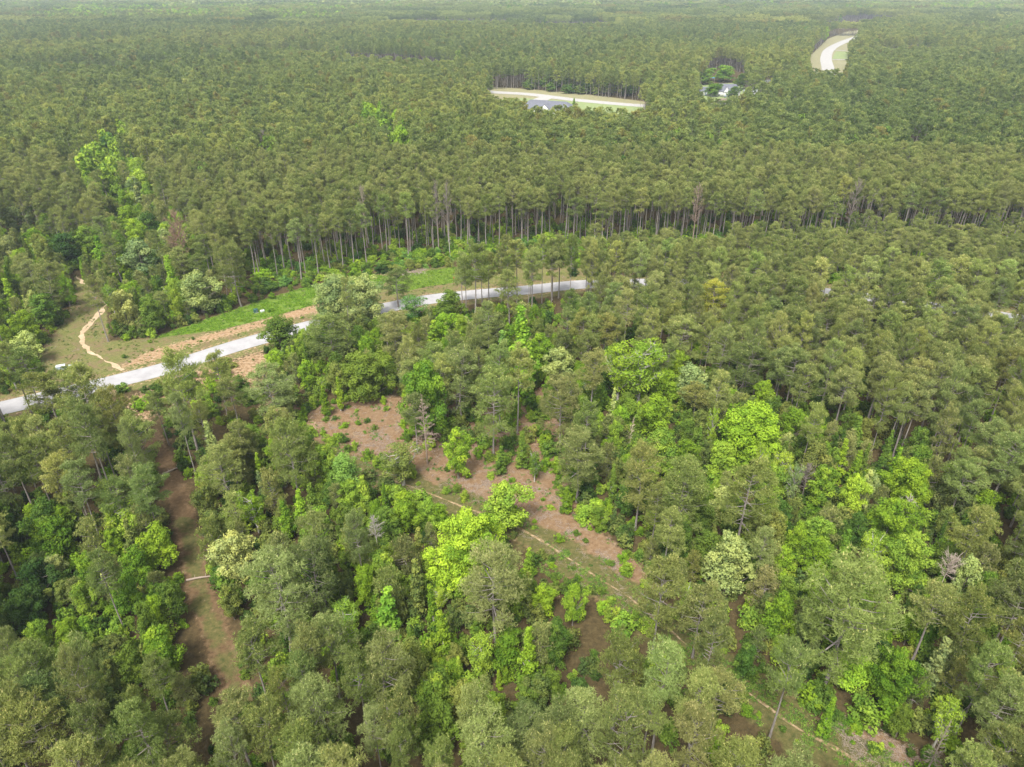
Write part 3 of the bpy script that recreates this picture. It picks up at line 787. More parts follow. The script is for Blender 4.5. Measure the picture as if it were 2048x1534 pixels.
# --- the woods: scattered pines -----------------------------------------------------------
HX = np.array([t['x'] for t in TREES] + [s['x'] for s in SNAGS]); HY = np.array([t['y'] for t in TREES] + [s['y'] for s in SNAGS])
HR = np.array([min(t['cr'], 5) for t in TREES] + [1.5] * len(SNAGS))
def near_hand(x, y, f=0.75, plus=0.9):
    bad = np.zeros(len(x), bool)
    for hx, hy, hr in zip(HX, HY, HR): bad |= np.hypot(x - hx, y - hy) < hr * f + plus
    return bad
def hides_hand(x, y, h, cr):
    """would this random crown cover the upper crown of a hand placed tree"""
    px, py, dep = project(x, y, h * 0.85)
    pr = cr / dep * FPX
    bad = np.zeros(len(x), bool)
    for t in TREES + SNAGS:
        qx, qy, qd = project(t['x'], t['y'], t['h'] * (0.78 if t.get('kind', 'pine').startswith('pine') else 0.7))
        if qd > 700: continue
        qr = t['cr'] / qd * FPX
        bad |= (dep < qd - 1) & (np.abs(px - qx) < (pr * 0.8 + qr * 0.55)) & (np.abs(py - qy) < pr * 0.9 + qr * 0.6)
    return bad

X, Y = hexgrid(-260, 300, 28, 330, 5.35, 0.40, rng)
k = road_free(X, Y, 7.0)
k &= ~in_any(X, Y, [clearing_bare, south_bare, verge_far])
k &= dist_line(X, Y, path_c) > 2.2
k &= dist_line(X, Y, trail_b) > 3.3
k &= ~(inside(X, Y, south_strip) & (rng.random(len(X)) < 0.6))
k &= ~(inside(X, Y, sand_b) & (rng.random(len(X)) < 0.6))
X, Y = X[k], Y[k]
br = np.interp(X, [p[0] for p in back_row], [p[1] for p in back_row])
far_side = (dist_line(X, Y, road_c) > 0) & (Y > np.interp(X, [p[0] for p in road_c], [p[1] for p in road_c]))
xr = X > at(470, 600)[0]
behind = far_side & xr & (Y > br + 3.5 * np.sin(X / 9.0) + 3 * np.sin(X / 23.0 + 1))
band = far_side & xr & ~behind                           # strip between the road and the back row
px0, py0, _ = project(X, Y, 0 * X)
keep = np.ones(len(X), bool)
keep &= ~(band & (px0 < 905))
keep &= ~(band & (Y > br - 14) & (px0 < 1450))
keep &= ~(band & (Y > br - 9 - 4 * np.sin(X / 13)) & (px0 >= 1450) & (rng.random(len(X)) < 0.75))
keep &= ~(band & (px0 < 1230) & (rng.random(len(X)) < 0.35))
X, Y, behind, band, far_side = X[keep], Y[keep], behind[keep], band[keep], far_side[keep]
mx = in_any(X, Y, mixed)
keep = ~(mx & (rng.random(len(X)) < 0.74))
X, Y, behind, band, far_side, mx = X[keep], Y[keep], behind[keep], band[keep], far_side[keep], mx[keep]
Hh = np.where(behind, rng.normal(20.5, 1.1, len(X)), np.where(band, rng.normal(12.8, 1.4, len(X)), rng.normal(17.8, 1.5, len(X))))
Hh = np.where(mx, Hh - rng.uniform(0, 5, len(X)), Hh)
Hh = Hh * np.where(rng.random(len(X)) < 0.12, rng.uniform(0.72, 0.9, len(X)), 1.0)
Cr = np.where(behind, rng.uniform(1.9, 3.1, len(X)), rng.uniform(1.8, 3.2, len(X)))
rd = dist_line(X, Y, road_c)
pxb, pyb, _ = project(X, Y, Hh)
hidroad = np.zeros(len(X), bool)
ok = ~blocked(X, Y, Hh, Cr) & ~near_hand(X, Y, 0.6, 1.2)
ok &= ~(hides_hand(X, Y, Hh, Cr) & (rng.random(len(X)) < 0.93))
dense_ok = ok
for i in np.nonzero(dense_ok)[0]:
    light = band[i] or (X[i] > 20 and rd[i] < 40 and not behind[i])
    front = behind[i] and Y[i] < np.interp(X[i], [p[0] for p in back_row], [p[1] for p in back_row]) + 26
    kd = 'pine_tall' if front or (behind[i] and rng.random() < .5) else ('pine_open' if (not behind[i] and rng.random() < 0.22) else 'pine')
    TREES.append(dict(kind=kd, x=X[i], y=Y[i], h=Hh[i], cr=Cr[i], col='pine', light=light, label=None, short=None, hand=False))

# --- filler hardwoods and young pines in the mixed woods ------------------------------------
X, Y = hexgrid(-275, 220, 30, 345, 3.9, 0.42, rng)
k = in_any(X, Y, mixed) & road_free(X, Y, 6.5) & ~in_any(X, Y, [clearing_bare, south_bare, verge_far]) & (dist_line(X, Y, path_c) > 3.0) & (dist_line(X, Y, trail_b) > 3.0)
k &= ~(inside(X, Y, south_strip) & (rng.random(len(X)) < 0.8)) & (rng.random(len(X)) < 0.85)
X, Y = X[k], Y[k]
Hh = rng.uniform(5.5, 11.0, len(X)); Cr = Hh * rng.uniform(0.20, 0.36, len(X))
Hh = np.where((Y > 215) & (X < -120), Hh * 1.45, Hh); Cr = Hh * rng.uniform(0.20, 0.34, len(X))
hh = hides_hand(X, Y, Hh, Cr); Hh = np.where(hh, Hh * 0.6, Hh); Cr = np.where(hh, Cr * 0.7, Cr)
ok = ~blocked(X, Y, Hh, Cr, 0.2) & ~near_hand(X, Y, 0.65, 0.9) & ~(hides_hand(X, Y, Hh, Cr) & (rng.random(len(X)) < 0.85))
cols = ['mid', 'bright', 'bright', 'fresh', 'olive', 'mid', 'bright', 'fresh', 'mid', 'olive', 'olive', 'pale', 'mid']
for i in np.nonzero(ok)[0]:
    u = rng.random()
    if u < 0.2: kind, col = 'pine_young', 'pine'
    elif u < 0.72: kind, col = 'round', cols[rng.integers(len(cols))]
    elif u < 0.95: kind, col = 'column', cols[rng.integers(len(cols))]
    else: kind, col = 'open', 'fresh'
    cr = Cr[i] * (0.62 if kind == 'column' else 0.8 if kind == 'pine_young' else 1)
    TREES.append(dict(kind=kind, x=X[i], y=Y[i], h=Hh[i], cr=cr, col=col, label=None, short=None, hand=False))

# --- shrubs: understorey and forest edges ----------------------------------------------------
X, Y = hexgrid(-270, 290, 30, 335, 2.9, 0.45, rng)
edge = np.minimum(np.abs(dist_line(X, Y, verge_far + verge_far[:1])), 99)
k = road_free(X, Y, 6.0) & ~in_any(X, Y, [clearing_bare, south_bare]) & (dist_line(X, Y, path_c) > 1.5) & (dist_line(X, Y, trail_b) > 2.2) & (dist_line(X, Y, trail_a) > 3)
vf = inside(X, Y, verge_far)
k &= ~(vf & (edge > 2.0))
br = np.interp(X, [p[0] for p in back_row], [p[1] for p in back_row])
nearrow = (np.abs(Y - br) < 12) & (X > at(470, 600)[0])
mxs = in_any(X, Y, mixed)
dens = np.where(nearrow, 1.0, np.where(mxs, 1.0, 0.6))
dens = np.where((Y > br + 30), 0.25, dens)
k &= rng.random(len(X)) < dens
X, Y, nearrow = X[k], Y[k], nearrow[k]
Hh = np.where(nearrow, rng.uniform(1.0, 3.4, len(X)), rng.uniform(1.4, 4.0, len(X))); Cr = Hh * rng.uniform(0.42, 0.7, len(X)) * np.where(nearrow, 1.45, 1.0)
ok = ~blocked(X, Y, Hh, Cr, 0.2) & (~hides_hand(X, Y, Hh, Cr) | (Hh < 2.6))
scol = ['mid', 'bright', 'mid', 'olive', 'olive', 'bright', 'mid', 'dark', 'fresh', 'fresh']
SHRUBS = []
for i in np.nonzero(ok)[0]:
    c = scol[rng.integers(len(scol))]
    if nearrow[i] and rng.random() < 0.6: c = ['bright', 'mid', 'fresh', 'mint'][rng.integers(4)]
    SHRUBS.append(dict(kind='bush', x=X[i], y=Y[i], h=Hh[i], cr=Cr[i], col=c, label=None, short=None, hand=False))

# low weeds and seedlings on the open ground
for poly, n_ in ((clearing_bare, 60), (south_strip, 70), (verge_far, 30), (clearing_bare, -90)):
    xs_ = [p[0] for p in poly]; ys_ = [p[1] for p in poly]; m_ = 0
    rim = n_ < 0; n_ = abs(n_)
    while m_ < n_:
        x_, y_ = rng.uniform(min(xs_), max(xs_)), rng.uniform(min(ys_), max(ys_))
        if not inside(x_, y_, poly) or dist_line(x_, y_, road_c) < 6 or dist_line(x_, y_, trail_b) < 1.2 or dist_line(x_, y_, trail_a) < 2.5: continue
        if rim and dist_line(x_, y_, poly + poly[:1]) > 2.6: continue
        h_ = rng.uniform(1.0, 2.8) if rim else rng.uniform(0.4, 1.3); m_ += 1
        SHRUBS.append(dict(kind='bush', x=x_, y=y_, h=h_, cr=h_ * (rng.uniform(0.45, 0.7) if rim else rng.uniform(0.6, 1.0)), col=['mid', 'fresh', 'bright'][rng.integers(3)], label=None, short=None, hand=False))

# ------------------------------------------------------------------ which ones show largest
ALL = TREES + SHRUBS
for s in SNAGS: s['kind'] = 'snag'
ALLV = ALL + SNAGS
GW, GH, GS = 683, 512, 683 / 2048
buf = np.full((GH, GW), -1, int)
def crown_box(t):
    cb = {'pine_tall': 0.64, 'pine': 0.55, 'pine_open': 0.36, 'pine_young': 0.08, 'round': 0.2, 'big': 0.15, 'column': 0.06, 'open': 0.3, 'bush': 0.0, 'snag': 0.35}[t['kind']]
    zc = t['h'] * (1 + cb) / 2; hv = t['h'] * (1 - cb) / 2
    px, py, dep = project(t['x'], t['y'], zc)
    ang = math.atan2(CAM_H - zc, max(t['y'], 1))
    rv = math.hypot(hv * math.cos(ang), t['cr'] * math.sin(ang))
    return float(px), float(py), float(dep), t['cr'] / dep * FPX * 0.9, rv / dep * FPX * 0.9
for i, t in enumerate(ALLV): t['box'] = crown_box(t)
for i in sorted(range(len(ALLV)), key=lambda i: -ALLV[i]['box'][2]):
    px, py, dep, rx, ry = ALLV[i]['box']
    x0, x1 = int((px - rx) * GS), int((px + rx) * GS) + 1; y0, y1 = int((py - ry) * GS), int((py + ry) * GS) + 1
    x0c, x1c, y0c, y1c = max(0, x0), min(GW, x1), max(0, y0), min(GH, y1)
    if x0c >= x1c or y0c >= y1c: continue
    yy, xx = np.mgrid[y0c:y1c, x0c:x1c]
    m = ((xx - px * GS) / (rx * GS + .5)) ** 2 + ((yy - py * GS) / (ry * GS + .5)) ** 2 < 1
    if ALLV[i]['kind'] == 'snag': continue
    buf[y0c:y1c, x0c:x1c][m] = i
cnt = np.bincount(buf[buf >= 0].ravel(), minlength=len(ALLV))
for i, t in enumerate(ALLV): t['vis'] = int(cnt[i])
def is_pine(t): return t['kind'].startswith('pine')
def choose(lst, cap, minvis):
    hand = [t for t in lst if t['hand']]
    rest = sorted([t for t in lst if not t['hand'] and t['vis'] >= minvis], key=lambda t: -t['vis'])
    return hand + rest[:max(0, cap - len(hand))]
ind_pine = choose([t for t in TREES if is_pine(t)], 298, 6)
ind_leaf = choose([t for t in TREES if not is_pine(t)], 298, 6)
ind_shrub = choose(SHRUBS, 260, 6)
chosen = set(id(t) for t in ind_pine + ind_leaf + ind_shrub)
print('COUNTS', len(TREES), len(SHRUBS), 'individual', len(ind_pine), len(ind_leaf), len(ind_shrub))

# ------------------------------------------------------------------ objects
def tag(o, label=None, cat=None, group=None, kind=None):
    if label: o['label'] = label
    if cat: o['category'] = cat
    if group: o['group'] = group
    if kind: o['kind'] = kind
    return o

def link(name, me, parent=None, loc=None, scale=None, rot=None, color=None):
    o = bpy.data.objects.new(name, me); COL.objects.link(o)
    if parent: o.parent = parent
    if loc is not None: o.location = loc
    if scale is not None: o.scale = scale
    if rot is not None: o.rotation_euler = rot
    if color is not None: o.color = color
    return o

def tint_of(t, r):
    j = r.uniform(0.85, 1.15)
    if t['col'] == 'pine':
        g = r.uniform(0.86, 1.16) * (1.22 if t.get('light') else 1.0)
        return (g * r.uniform(0.90, 1.09), g * 1.02, g * r.uniform(0.85, 1.15), 1)
    if t['col'] == 'ypine': return (1.55, 1.35, 0.75, 1)
    c = COLR[t['col']]
    return (c[0] * j * r.uniform(0.93, 1.07), c[1] * j, c[2] * j, 1)

ORD = ['nearest', 'second nearest', 'third nearest', 'fourth nearest', 'fifth nearest', 'sixth nearest', 'seventh nearest', 'eighth nearest', 'ninth nearest', 'tenth nearest',
       'eleventh nearest', 'twelfth nearest', 'thirteenth nearest', 'fourteenth nearest', 'fifteenth nearest', 'sixteenth nearest', 'seventeenth nearest', 'eighteenth nearest', 'nineteenth nearest', 'twentieth nearest']
LAND = [(t['box'][0], t['box'][1], t['short']) for t in ALLV if t.get('short')]
def what(t):
    if t['kind'] == 'bush': return WORD[t['col']] + ' shrub'
    if t['kind'] == 'pine_young': return 'young bushy pine'
    if is_pine(t): return 'olive green pine'
    return WORD[t['col']] + {'round': ' tree', 'big': ' tree', 'column': ' slim tree', 'open': ' airy tree'}[t['kind']]
bucket = {}
for t in ind_pine + ind_leaf + ind_shrub:
    if t['label']: continue
    px, py = t['box'][:2]
    d, lx, ly, name = min((math.hypot(px - a, (py - b)), a, b, n) for a, b, n in LAND)
    dx, dy = px - lx, py - ly
    if abs(dx) > abs(dy): rel = 'right of' if dx > 0 else 'left of'
    else: rel = 'below' if dy > 0 else 'above'
    bucket.setdefault((what(t), rel, name), []).append((d, id(t), t))
for (w, rel, name), lst in bucket.items():
    lst.sort(key=lambda q: q[0])
    for n, (_, _, t) in enumerate(lst):
        t['label'] = f"{ORD[min(n, 19)]} {w} {rel} {name}"

CATS = {'pine': 'pine tree', 'pine_tall': 'pine tree', 'pine_open': 'pine tree', 'pine_young': 'pine tree', 'round': 'broadleaf tree', 'big': 'broadleaf tree', 'column': 'broadleaf tree', 'open': 'broadleaf tree', 'bush': 'shrub'}
NAMES = {'pine': 'pine_tree', 'pine_tall': 'pine_tree', 'pine_open': 'pine_tree', 'pine_young': 'young_pine_tree', 'round': 'broadleaf_tree', 'big': 'broadleaf_tree', 'column': 'broadleaf_tree', 'open': 'broadleaf_tree', 'bush': 'shrub'}
def group_of(t):
    if is_pine(t): return 'pines of the woods'
    if t['kind'] == 'bush': return 'shrubs under the trees'
    return 'broadleaf trees of the woods'

def place(t, r):
    P = PROTO[t['kind']]
    p = P[r.randrange(len(P))]
    s = t['cr'] / p['R']; sz = t['h'] / p['H']
    rot = r.uniform(0, 6.283)
    e = link(NAMES[t['kind']], None, loc=(t['x'], t['y'], -0.05), rot=(0, 0, rot))
    e.empty_display_size = 0.5
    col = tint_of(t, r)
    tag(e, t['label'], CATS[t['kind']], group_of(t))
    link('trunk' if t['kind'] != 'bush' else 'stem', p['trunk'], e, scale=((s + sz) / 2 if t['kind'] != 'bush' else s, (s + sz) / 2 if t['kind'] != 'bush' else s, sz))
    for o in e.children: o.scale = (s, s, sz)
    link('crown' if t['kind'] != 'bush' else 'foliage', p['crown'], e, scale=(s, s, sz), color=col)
for t in ind_pine + ind_leaf + ind_shrub: place(t, R)

snag_protos = {'conifer': [snag_parts(s, 16, 3.0, 0.3, 46, 'conifer') for s in (1, 2)], 'round': [snag_parts(s, 16, 3.0, 0.4, 40, 'round') for s in (3, 4)]}
for i, s in enumerate(SNAGS):
    tv, bv = snag_parts(50 + i, 16, 3.0, s['cb'], 46 if s['style'] == 'conifer' else 34, s['style'])
    e = link('dead_tree', None, loc=(s['x'], s['y'], -0.05), rot=(0, 0, R.uniform(0, 6)))
    tag(e, s['label'], 'dead tree')
    sc_ = (s['cr'] / 3.0, s['cr'] / 3.0, s['h'] / 16)
    k2 = max(0.7, s['h'] / 16)
    c4 = (*s['col'], 1)
    link('trunk', np_mesh('dead_trunk', [(tv[0], tv[1], 0, None)], [M['dead']]), e, scale=(k2, k2, s['h'] / 16), color=c4)
    link('branches', np_mesh('dead_branches', [(bv[0], bv[1], 0, None)], [M['dead']]), e, scale=sc_, color=c4)

# ------------------------------------------------------------------ stuff: one object that repeats many
def stuff(name, label, groups):
    """groups: list of (meshes, xyz Nx3, rotz N, scale Nx3, colour or None)"""
    pts = np.concatenate([g[1] for g in groups]); n = len(pts)
    me = bpy.data.meshes.new(name); me.vertices.add(n); me.vertices.foreach_set('co', pts.astype(np.float32).ravel())
    def A(nm, typ, dat, key='value'):
        a = me.attributes.new(nm, typ, 'POINT'); a.data.foreach_set(key, dat)
    A('rz', 'FLOAT_VECTOR', np.concatenate([np.stack([np.zeros(len(g[2])), np.zeros(len(g[2])), g[2]], 1) if g[2].ndim == 1 else g[2] for g in groups]).astype(np.float32).ravel(), 'vector')
    A('sc', 'FLOAT_VECTOR', np.concatenate([g[3] for g in groups]).astype(np.float32).ravel(), 'vector')
    A('pick', 'INT', np.concatenate([rng.integers(0, len(g[0]), len(g[1])) for g in groups]).astype(np.int32))
    A('grp', 'INT', np.concatenate([np.full(len(g[1]), i) for i, g in enumerate(groups)]).astype(np.int32))
    o = link(name, me); tag(o, label, None, None, 'stuff')
    ng = bpy.data.node_groups.new(name + '_scatter', 'GeometryNodeTree')
    ng.interface.new_socket('Geometry', in_out='INPUT', socket_type='NodeSocketGeometry')
    ng.interface.new_socket('Geometry', in_out='OUTPUT', socket_type='NodeSocketGeometry')
    N = ng.nodes; gi = N.new('NodeGroupInput'); go = N.new('NodeGroupOutput'); jn = N.new('GeometryNodeJoinGeometry')
    def named(nm, typ):
        q = N.new('GeometryNodeInputNamedAttribute'); q.data_type = typ; q.inputs['Name'].default_value = nm; return q.outputs['Attribute']
    for i, g in enumerate(groups):
        coll = bpy.data.collections.new(name + '_kit')
        for m in g[0]:
            ob = bpy.data.objects.new(name + '_piece', m); coll.objects.link(ob)
        ci = N.new('GeometryNodeCollectionInfo'); ci.inputs['Collection'].default_value = coll
        ci.inputs['Separate Children'].default_value = True; ci.inputs['Reset Children'].default_value = True
        cp = N.new('FunctionNodeCompare'); cp.data_type = 'INT'; cp.operation = 'EQUAL'
        ng.links.new(named('grp', 'INT'), cp.inputs[2]); cp.inputs[3].default_value = i
        ip = N.new('GeometryNodeInstanceOnPoints'); ip.inputs['Pick Instance'].default_value = True
        ng.links.new(gi.outputs[0], ip.inputs['Points']); ng.links.new(cp.outputs[0], ip.inputs['Selection'])
        ng.links.new(ci.outputs[0], ip.inputs['Instance']); ng.links.new(named('pick', 'INT'), ip.inputs['Instance Index'])
        ng.links.new(named('rz', 'FLOAT_VECTOR'), ip.inputs['Rotation']); ng.links.new(named('sc', 'FLOAT_VECTOR'), ip.inputs['Scale'])
        ng.links.new(ip.outputs[0], jn.inputs[0])
    ng.links.new(jn.outputs[0], go.inputs[0])
    md = o.modifiers.new('scatter', 'NODES'); md.node_group = ng
    return o

def pack(lst, kind=None):
    xyz = np.array([(t['x'], t['y'], -0.05) for t in lst]); rz = rng.uniform(0, 6.28, len(lst))
    P = [PROTO[kind or t['kind']][0] for t in lst]
    s = np.array([(t['cr'] / p['R'], t['cr'] / p['R'], t['h'] / p['H']) for t, p in zip(lst, P)])
    return xyz, rz, s

# pines: the rest of the near ones, the middle distance, the far woods as patches of trees
groups_p = []
rest_p = [t for t in TREES if is_pine(t) and id(t) not in chosen]
for kd in ('pine', 'pine_tall', 'pine_open', 'pine_young'):
    l_ = [t for t in rest_p if t['kind'] == kd]
    if l_: groups_p.append(([p['joined'] for p in PROTO[kd]], *pack(l_)))
MIDMAX = 1250
def far_ok(X, Y, h, cr):
    k = ~blocked(X, Y, h, cr)
    for line, wd in gaps: k &= dist_line(X, Y, line) > wd * 0.5
    return k
X, Y = hexgrid(-1150, 1150, 31, MIDMAX, 5.9, 0.36, rng)
k = (Y > 330) | (X < -258) | (X > 298)
# keep clear of the near layer's rectangle
k &= ~((Y <= 330) & (X >= -258) & (X <= 298))
k &= road_free(X, Y, 8)
X, Y = X[k], Y[k]
Hh = rng.normal(19.4, 1.6, len(X)) + 1.5 * np.sin(X / 37 + 2) * np.sin(Y / 49) + 1.2 * np.sin(X / 90 + Y / 130); Cr = rng.uniform(2.0, 3.9, len(X)); Hh = Hh * np.where(rng.random(len(X)) < 0.15, rng.uniform(0.75, 0.92, len(X)), 1)
hole = np.sin(X / 19 + 3 * np.sin(Y / 57)) * np.sin(Y / 23 + 2 * np.sin(X / 71)) + rng.normal(0, .3, len(X))
k = far_ok(X, Y, Hh, Cr) & (hole < 0.95) & ~(hides_hand(X, Y, Hh, Cr) & (Y < 700)); X, Y, Hh, Cr = X[k], Y[k], Hh[k], Cr[k]
TONES = [(0.91, 0.98, 0.98), (1.16, 1.12, 1.05), (0.66, 0.78, 0.84), (0.98, 0.82, 0.80)]
def toned(kind, i, src=None):
    if (kind, 'tone', i) not in CACHE:
        nm = 'needle_tone_%d' % i
        if nm not in M: M[nm] = foliage_mat('pine_needles_%d' % i, NSTOPS, 0.42, fixed=TONES[i])
        out = []
        for m in (src or [p['joined'] for p in PROTO[kind]]):
            q = m.copy(); q.materials[1] = M[nm]; out.append(q)
        CACHE[(kind, 'tone', i)] = out
    return CACHE[(kind, 'tone', i)]
def tone_of(X, Y):
    v = np.sin(X / 61 + 1) * np.sin(Y / 83 + 2) + 0.8 * np.sin(X / 143 - Y / 117) + rng.normal(0, 0.75, len(X))
    t_ = np.where(v > 0.85, 1, np.where(v < -0.85, 2, 0)); t_[rng.random(len(X)) < 0.06] = 3
    return t_
tn_ = tone_of(X, Y)
for i_ in range(4):
    q_ = tn_ == i_
    groups_p.append((toned('pine_mid', i_), np.stack([X, Y, 0 * X], 1)[q_], rng.uniform(0, 6.28, q_.sum()), np.stack([Cr / 3.4, Cr / 3.4, Hh / 20], 1)[q_]))
print('mid pines', len(X))
# patches
TS = 48.0
tiles = []
for ti in range(7):
    r = np.random.default_rng(900 + ti); parts = []
    gx, gy = np.meshgrid(np.arange(-TS / 2, TS / 2, 6.0), np.arange(-TS / 2, TS / 2, 6.0))
    for x_, y_ in zip((gx + r.uniform(0, 5.5, gx.shape)).ravel(), (gy + r.uniform(0, 5.5, gy.shape)).ravel()):
        p = PROTO['pine_far'][r.integers(5)]; w, lf, cd = p['arr']
        a = r.uniform(0, 6.28); ca, sa = math.cos(a), math.sin(a); s = r.uniform(0.85, 1.15); sz = r.normal(1.0, 0.07)
        def tf(v):
            return np.stack([(v[:, 0] * ca - v[:, 1] * sa) * s + x_, (v[:, 0] * sa + v[:, 1] * ca) * s + y_, v[:, 2] * sz], 1)
        tv = r.normal() * 0.2
        parts += [(tf(w[0]), w[1], 0, None), (tf(lf[0]), lf[1], 1, np.clip(lf[2] + tv, 0, 1)), (tf(cd[0]), cd[1], 2, cd[2])]
    tiles.append(np_mesh('pine_patch', parts, [M['bark'], M['needle'], M['candle']]))
FARMAX = 3600
ys = np.arange(MIDMAX + TS / 2, FARMAX, TS); pts = []
for i, yy in enumerate(ys):
    hw = 0.7211 * (yy * CP + 43) + 120
    xs = np.arange(-hw, hw, TS) + (TS / 2 if i % 2 else 0)
    pts += [(x_, yy, 0) for x_ in xs]
pts = np.array(pts)
k = np.ones(len(pts), bool)
for line, wd in gaps: k &= dist_line(pts[:, 0], pts[:, 1], line) > max(wd * .5, 24)
k &= rng.random(len(pts)) > np.where(pts[:, 1] > 1900, 0.05, 0.012)
pts = pts[k]
tn_ = tone_of(pts[:, 0] * .6, pts[:, 1] * .6)
for i_ in range(4):
    q_ = pts[tn_ == i_]; n_ = len(q_)
    if n_: groups_p.append((toned('patch', i_, tiles), q_, rng.integers(0, 4, n_) * math.pi / 2, np.stack([np.ones(n_), np.ones(n_), rng.uniform(0.82, 1.12, n_)], 1)))
stuff('pine_forest', 'olive green pine woods covering the land to the horizon', groups_p)

# broadleaf: the rest nearby plus scattered pale green crowns far away
gl = []
rest_l = [t for t in TREES if not is_pine(t) and id(t) not in chosen]
for kd in ('round', 'big', 'column', 'open'):
    for c in COLR:
        l_ = [t for t in rest_l if t['kind'] == kd and t['col'] == c]
        if l_: gl.append((coloured(kd, c), *pack(l_)))
def far_patch(n, poly, col, hmin=13, hmax=17):
    xs = [p[0] for p in poly]; ys_ = [p[1] for p in poly]
    X = rng.uniform(min(xs), max(xs), n * 3); Y = rng.uniform(min(ys_), max(ys_), n * 3)
    k = inside(X, Y, poly); X, Y = X[k][:n], Y[k][:n]
    kn = (Y > 300) & road_free(X, Y, 20); X, Y = X[kn], Y[kn]
    h = rng.uniform(hmin, hmax, len(X)); kb = ~blocked(X, Y, h, 3.5 + 0 * h, 0.2); X, Y, h = X[kb], Y[kb], h[kb]
    s = rng.uniform(0.9, 1.6, len(X)) * (1.6 if len(Y) and Y.mean() > 1300 else 1.0)
    gl.append((coloured('far_leafy', col), np.stack([X, Y, 0 * X], 1), rng.uniform(0, 6.28, len(X)), np.stack([s, s, h / 10], 1)))
def band_px(x0, x1, y0, y1, z=16): return [at(x0, y0, z), at(x1, y0, z), at(x1, y1, z), at(x0, y1, z)]
far_patch(300, band_px(60, 700, 9, 30, 22), 'fresh', 21.5, 25)
far_patch(160, band_px(120, 680, 9, 30, 22), 'lime', 22, 25)
far_patch(300, band_px(0, 2048, 1, 14, 22), 'bright', 21, 26)
far_patch(200, band_px(300, 1200, 1, 9, 22), 'pale', 21, 26)
far_patch(120, band_px(1700, 2048, 3, 14, 22), 'fresh', 21, 25)
far_patch(18, band_px(1560, 2048, 40, 70, 20), 'bright', 19, 22)
far_patch(10, band_px(2000, 2048, 40, 60, 20), 'lime', 20, 23)
far_patch(60, band_px(0, 2048, 30, 140, 18), 'mid', 19, 21)
far_patch(60, band_px(400, 2048, 230, 400, 18), 'mid', 17, 20)
far_patch(60, band_px(0, 2048, 130, 400, 18), 'olive', 17, 20.5)
far_patch(30, band_px(0, 700, 200, 420, 16), 'bright', 13, 17)
far_patch(34, band_px(690, 850, 205, 270, 19), 'bright', 18, 20)
far_patch(26, band_px(160, 250, 235, 330, 18), 'fresh', 17, 19)
far_patch(12, band_px(380, 420, 300, 420, 18), 'mid', 16, 18)
far_patch(90, band_px(1050, 1330, 160, 184, 3), 'olive', 4, 8)
far_patch(70, band_px(1050, 1330, 160, 184, 3), 'mid', 4, 8)
far_patch(14, band_px(1060, 1330, 160, 184, 3), 'bright', 6, 9)
stuff('broadleaf_woods', 'light green broadleaf crowns scattered through the far pine woods', gl)

rest_s = [t for t in SHRUBS if id(t) not in chosen]
gs = []
for c in COLR:
    l_ = [t for t in rest_s if t['col'] == c]
    if l_: gs.append((coloured('bush', c), *pack(l_)))
stuff('undergrowth', 'green undergrowth on the floor of the woods', gs)

# low herbs on the verges and in the clearings
def herb_mesh(seed, mat, n=26, rad=0.35, hgt=0.28):
    r = np.random.default_rng(seed)
    c = np.stack([r.normal(0, rad * .5, n), r.normal(0, rad * .5, n), r.uniform(0.02, hgt, n)], 1)
    v, f = leaves(c, unit(r.normal(size=(n, 3)) + [0, 0, 1.2]), r.uniform(0.12, 0.26, n), r)
    return np_mesh('herb_tuft', [(v, f, 0, np.repeat(r.random(n), 4))], [mat])
def herbs_of(c):
    m = foliage_mat('herbs', LEAFSTOPS, 0.3, fixed=c); return [herb_mesh(s, m) for s in range(5)]
def scatter_poly(poly, n, keepf=None):
    xs = [p[0] for p in poly]; ys_ = [p[1] for p in poly]
    X = rng.uniform(min(xs), max(xs), n * 4); Y = rng.uniform(min(ys_), max(ys_), n * 4)
    k = inside(X, Y, poly) & (dist_line(X, Y, road_c) > 4.3)
    if keepf is not None: k &= keepf(X, Y)
    X, Y = X[k][:n], Y[k][:n]
    s = rng.uniform(0.45, 1.1, len(X))
    return np.stack([X, Y, 0 * X], 1), rng.uniform(0, 6.28, len(X)), np.stack([s, s, s * rng.uniform(.7, 1.2, len(X))], 1)
def clumpy(sc_, th):
    ph = rng.uniform(0, 10, 6)
    def f(X, Y):
        v = np.sin(X * sc_ + ph[0]) * np.sin(Y * sc_ * 1.1 + ph[1]) + 0.6 * np.sin(X * sc_ * 2.3 + Y * sc_ * 1.7 + ph[2]) + 0.5 * np.sin(-X * sc_ * 1.3 + Y * sc_ * 2.9 + ph[3])
        return v + rng.normal(0, 0.35, X.shape) > th
    return f
gh = [(herbs_of((0.17, 0.29, 0.035)), *scatter_poly(green_strip, 5200, clumpy(0.5, -0.7))),
      (herbs_of((0.19, 0.29, 0.045)), *scatter_poly(green_two, 1800)),
      (herbs_of((0.13, 0.18, 0.05)), *scatter_poly(verge_far, 2600, clumpy(0.35, 0.3))),
      (herbs_of((0.13, 0.23, 0.05)), *scatter_poly(clearing, 2600, clumpy(0.5, 0.75))),
      (herbs_of((0.15, 0.24, 0.05)), *scatter_poly(south_strip, 3200, clumpy(0.45, 0.2))),
      (herbs_of((0.14, 0.17, 0.05)), *scatter_poly(sand_b, 500, clumpy(0.5, 0.6)))]
stuff('grass', 'bright green low herbs along the road verge and clearings', gh)

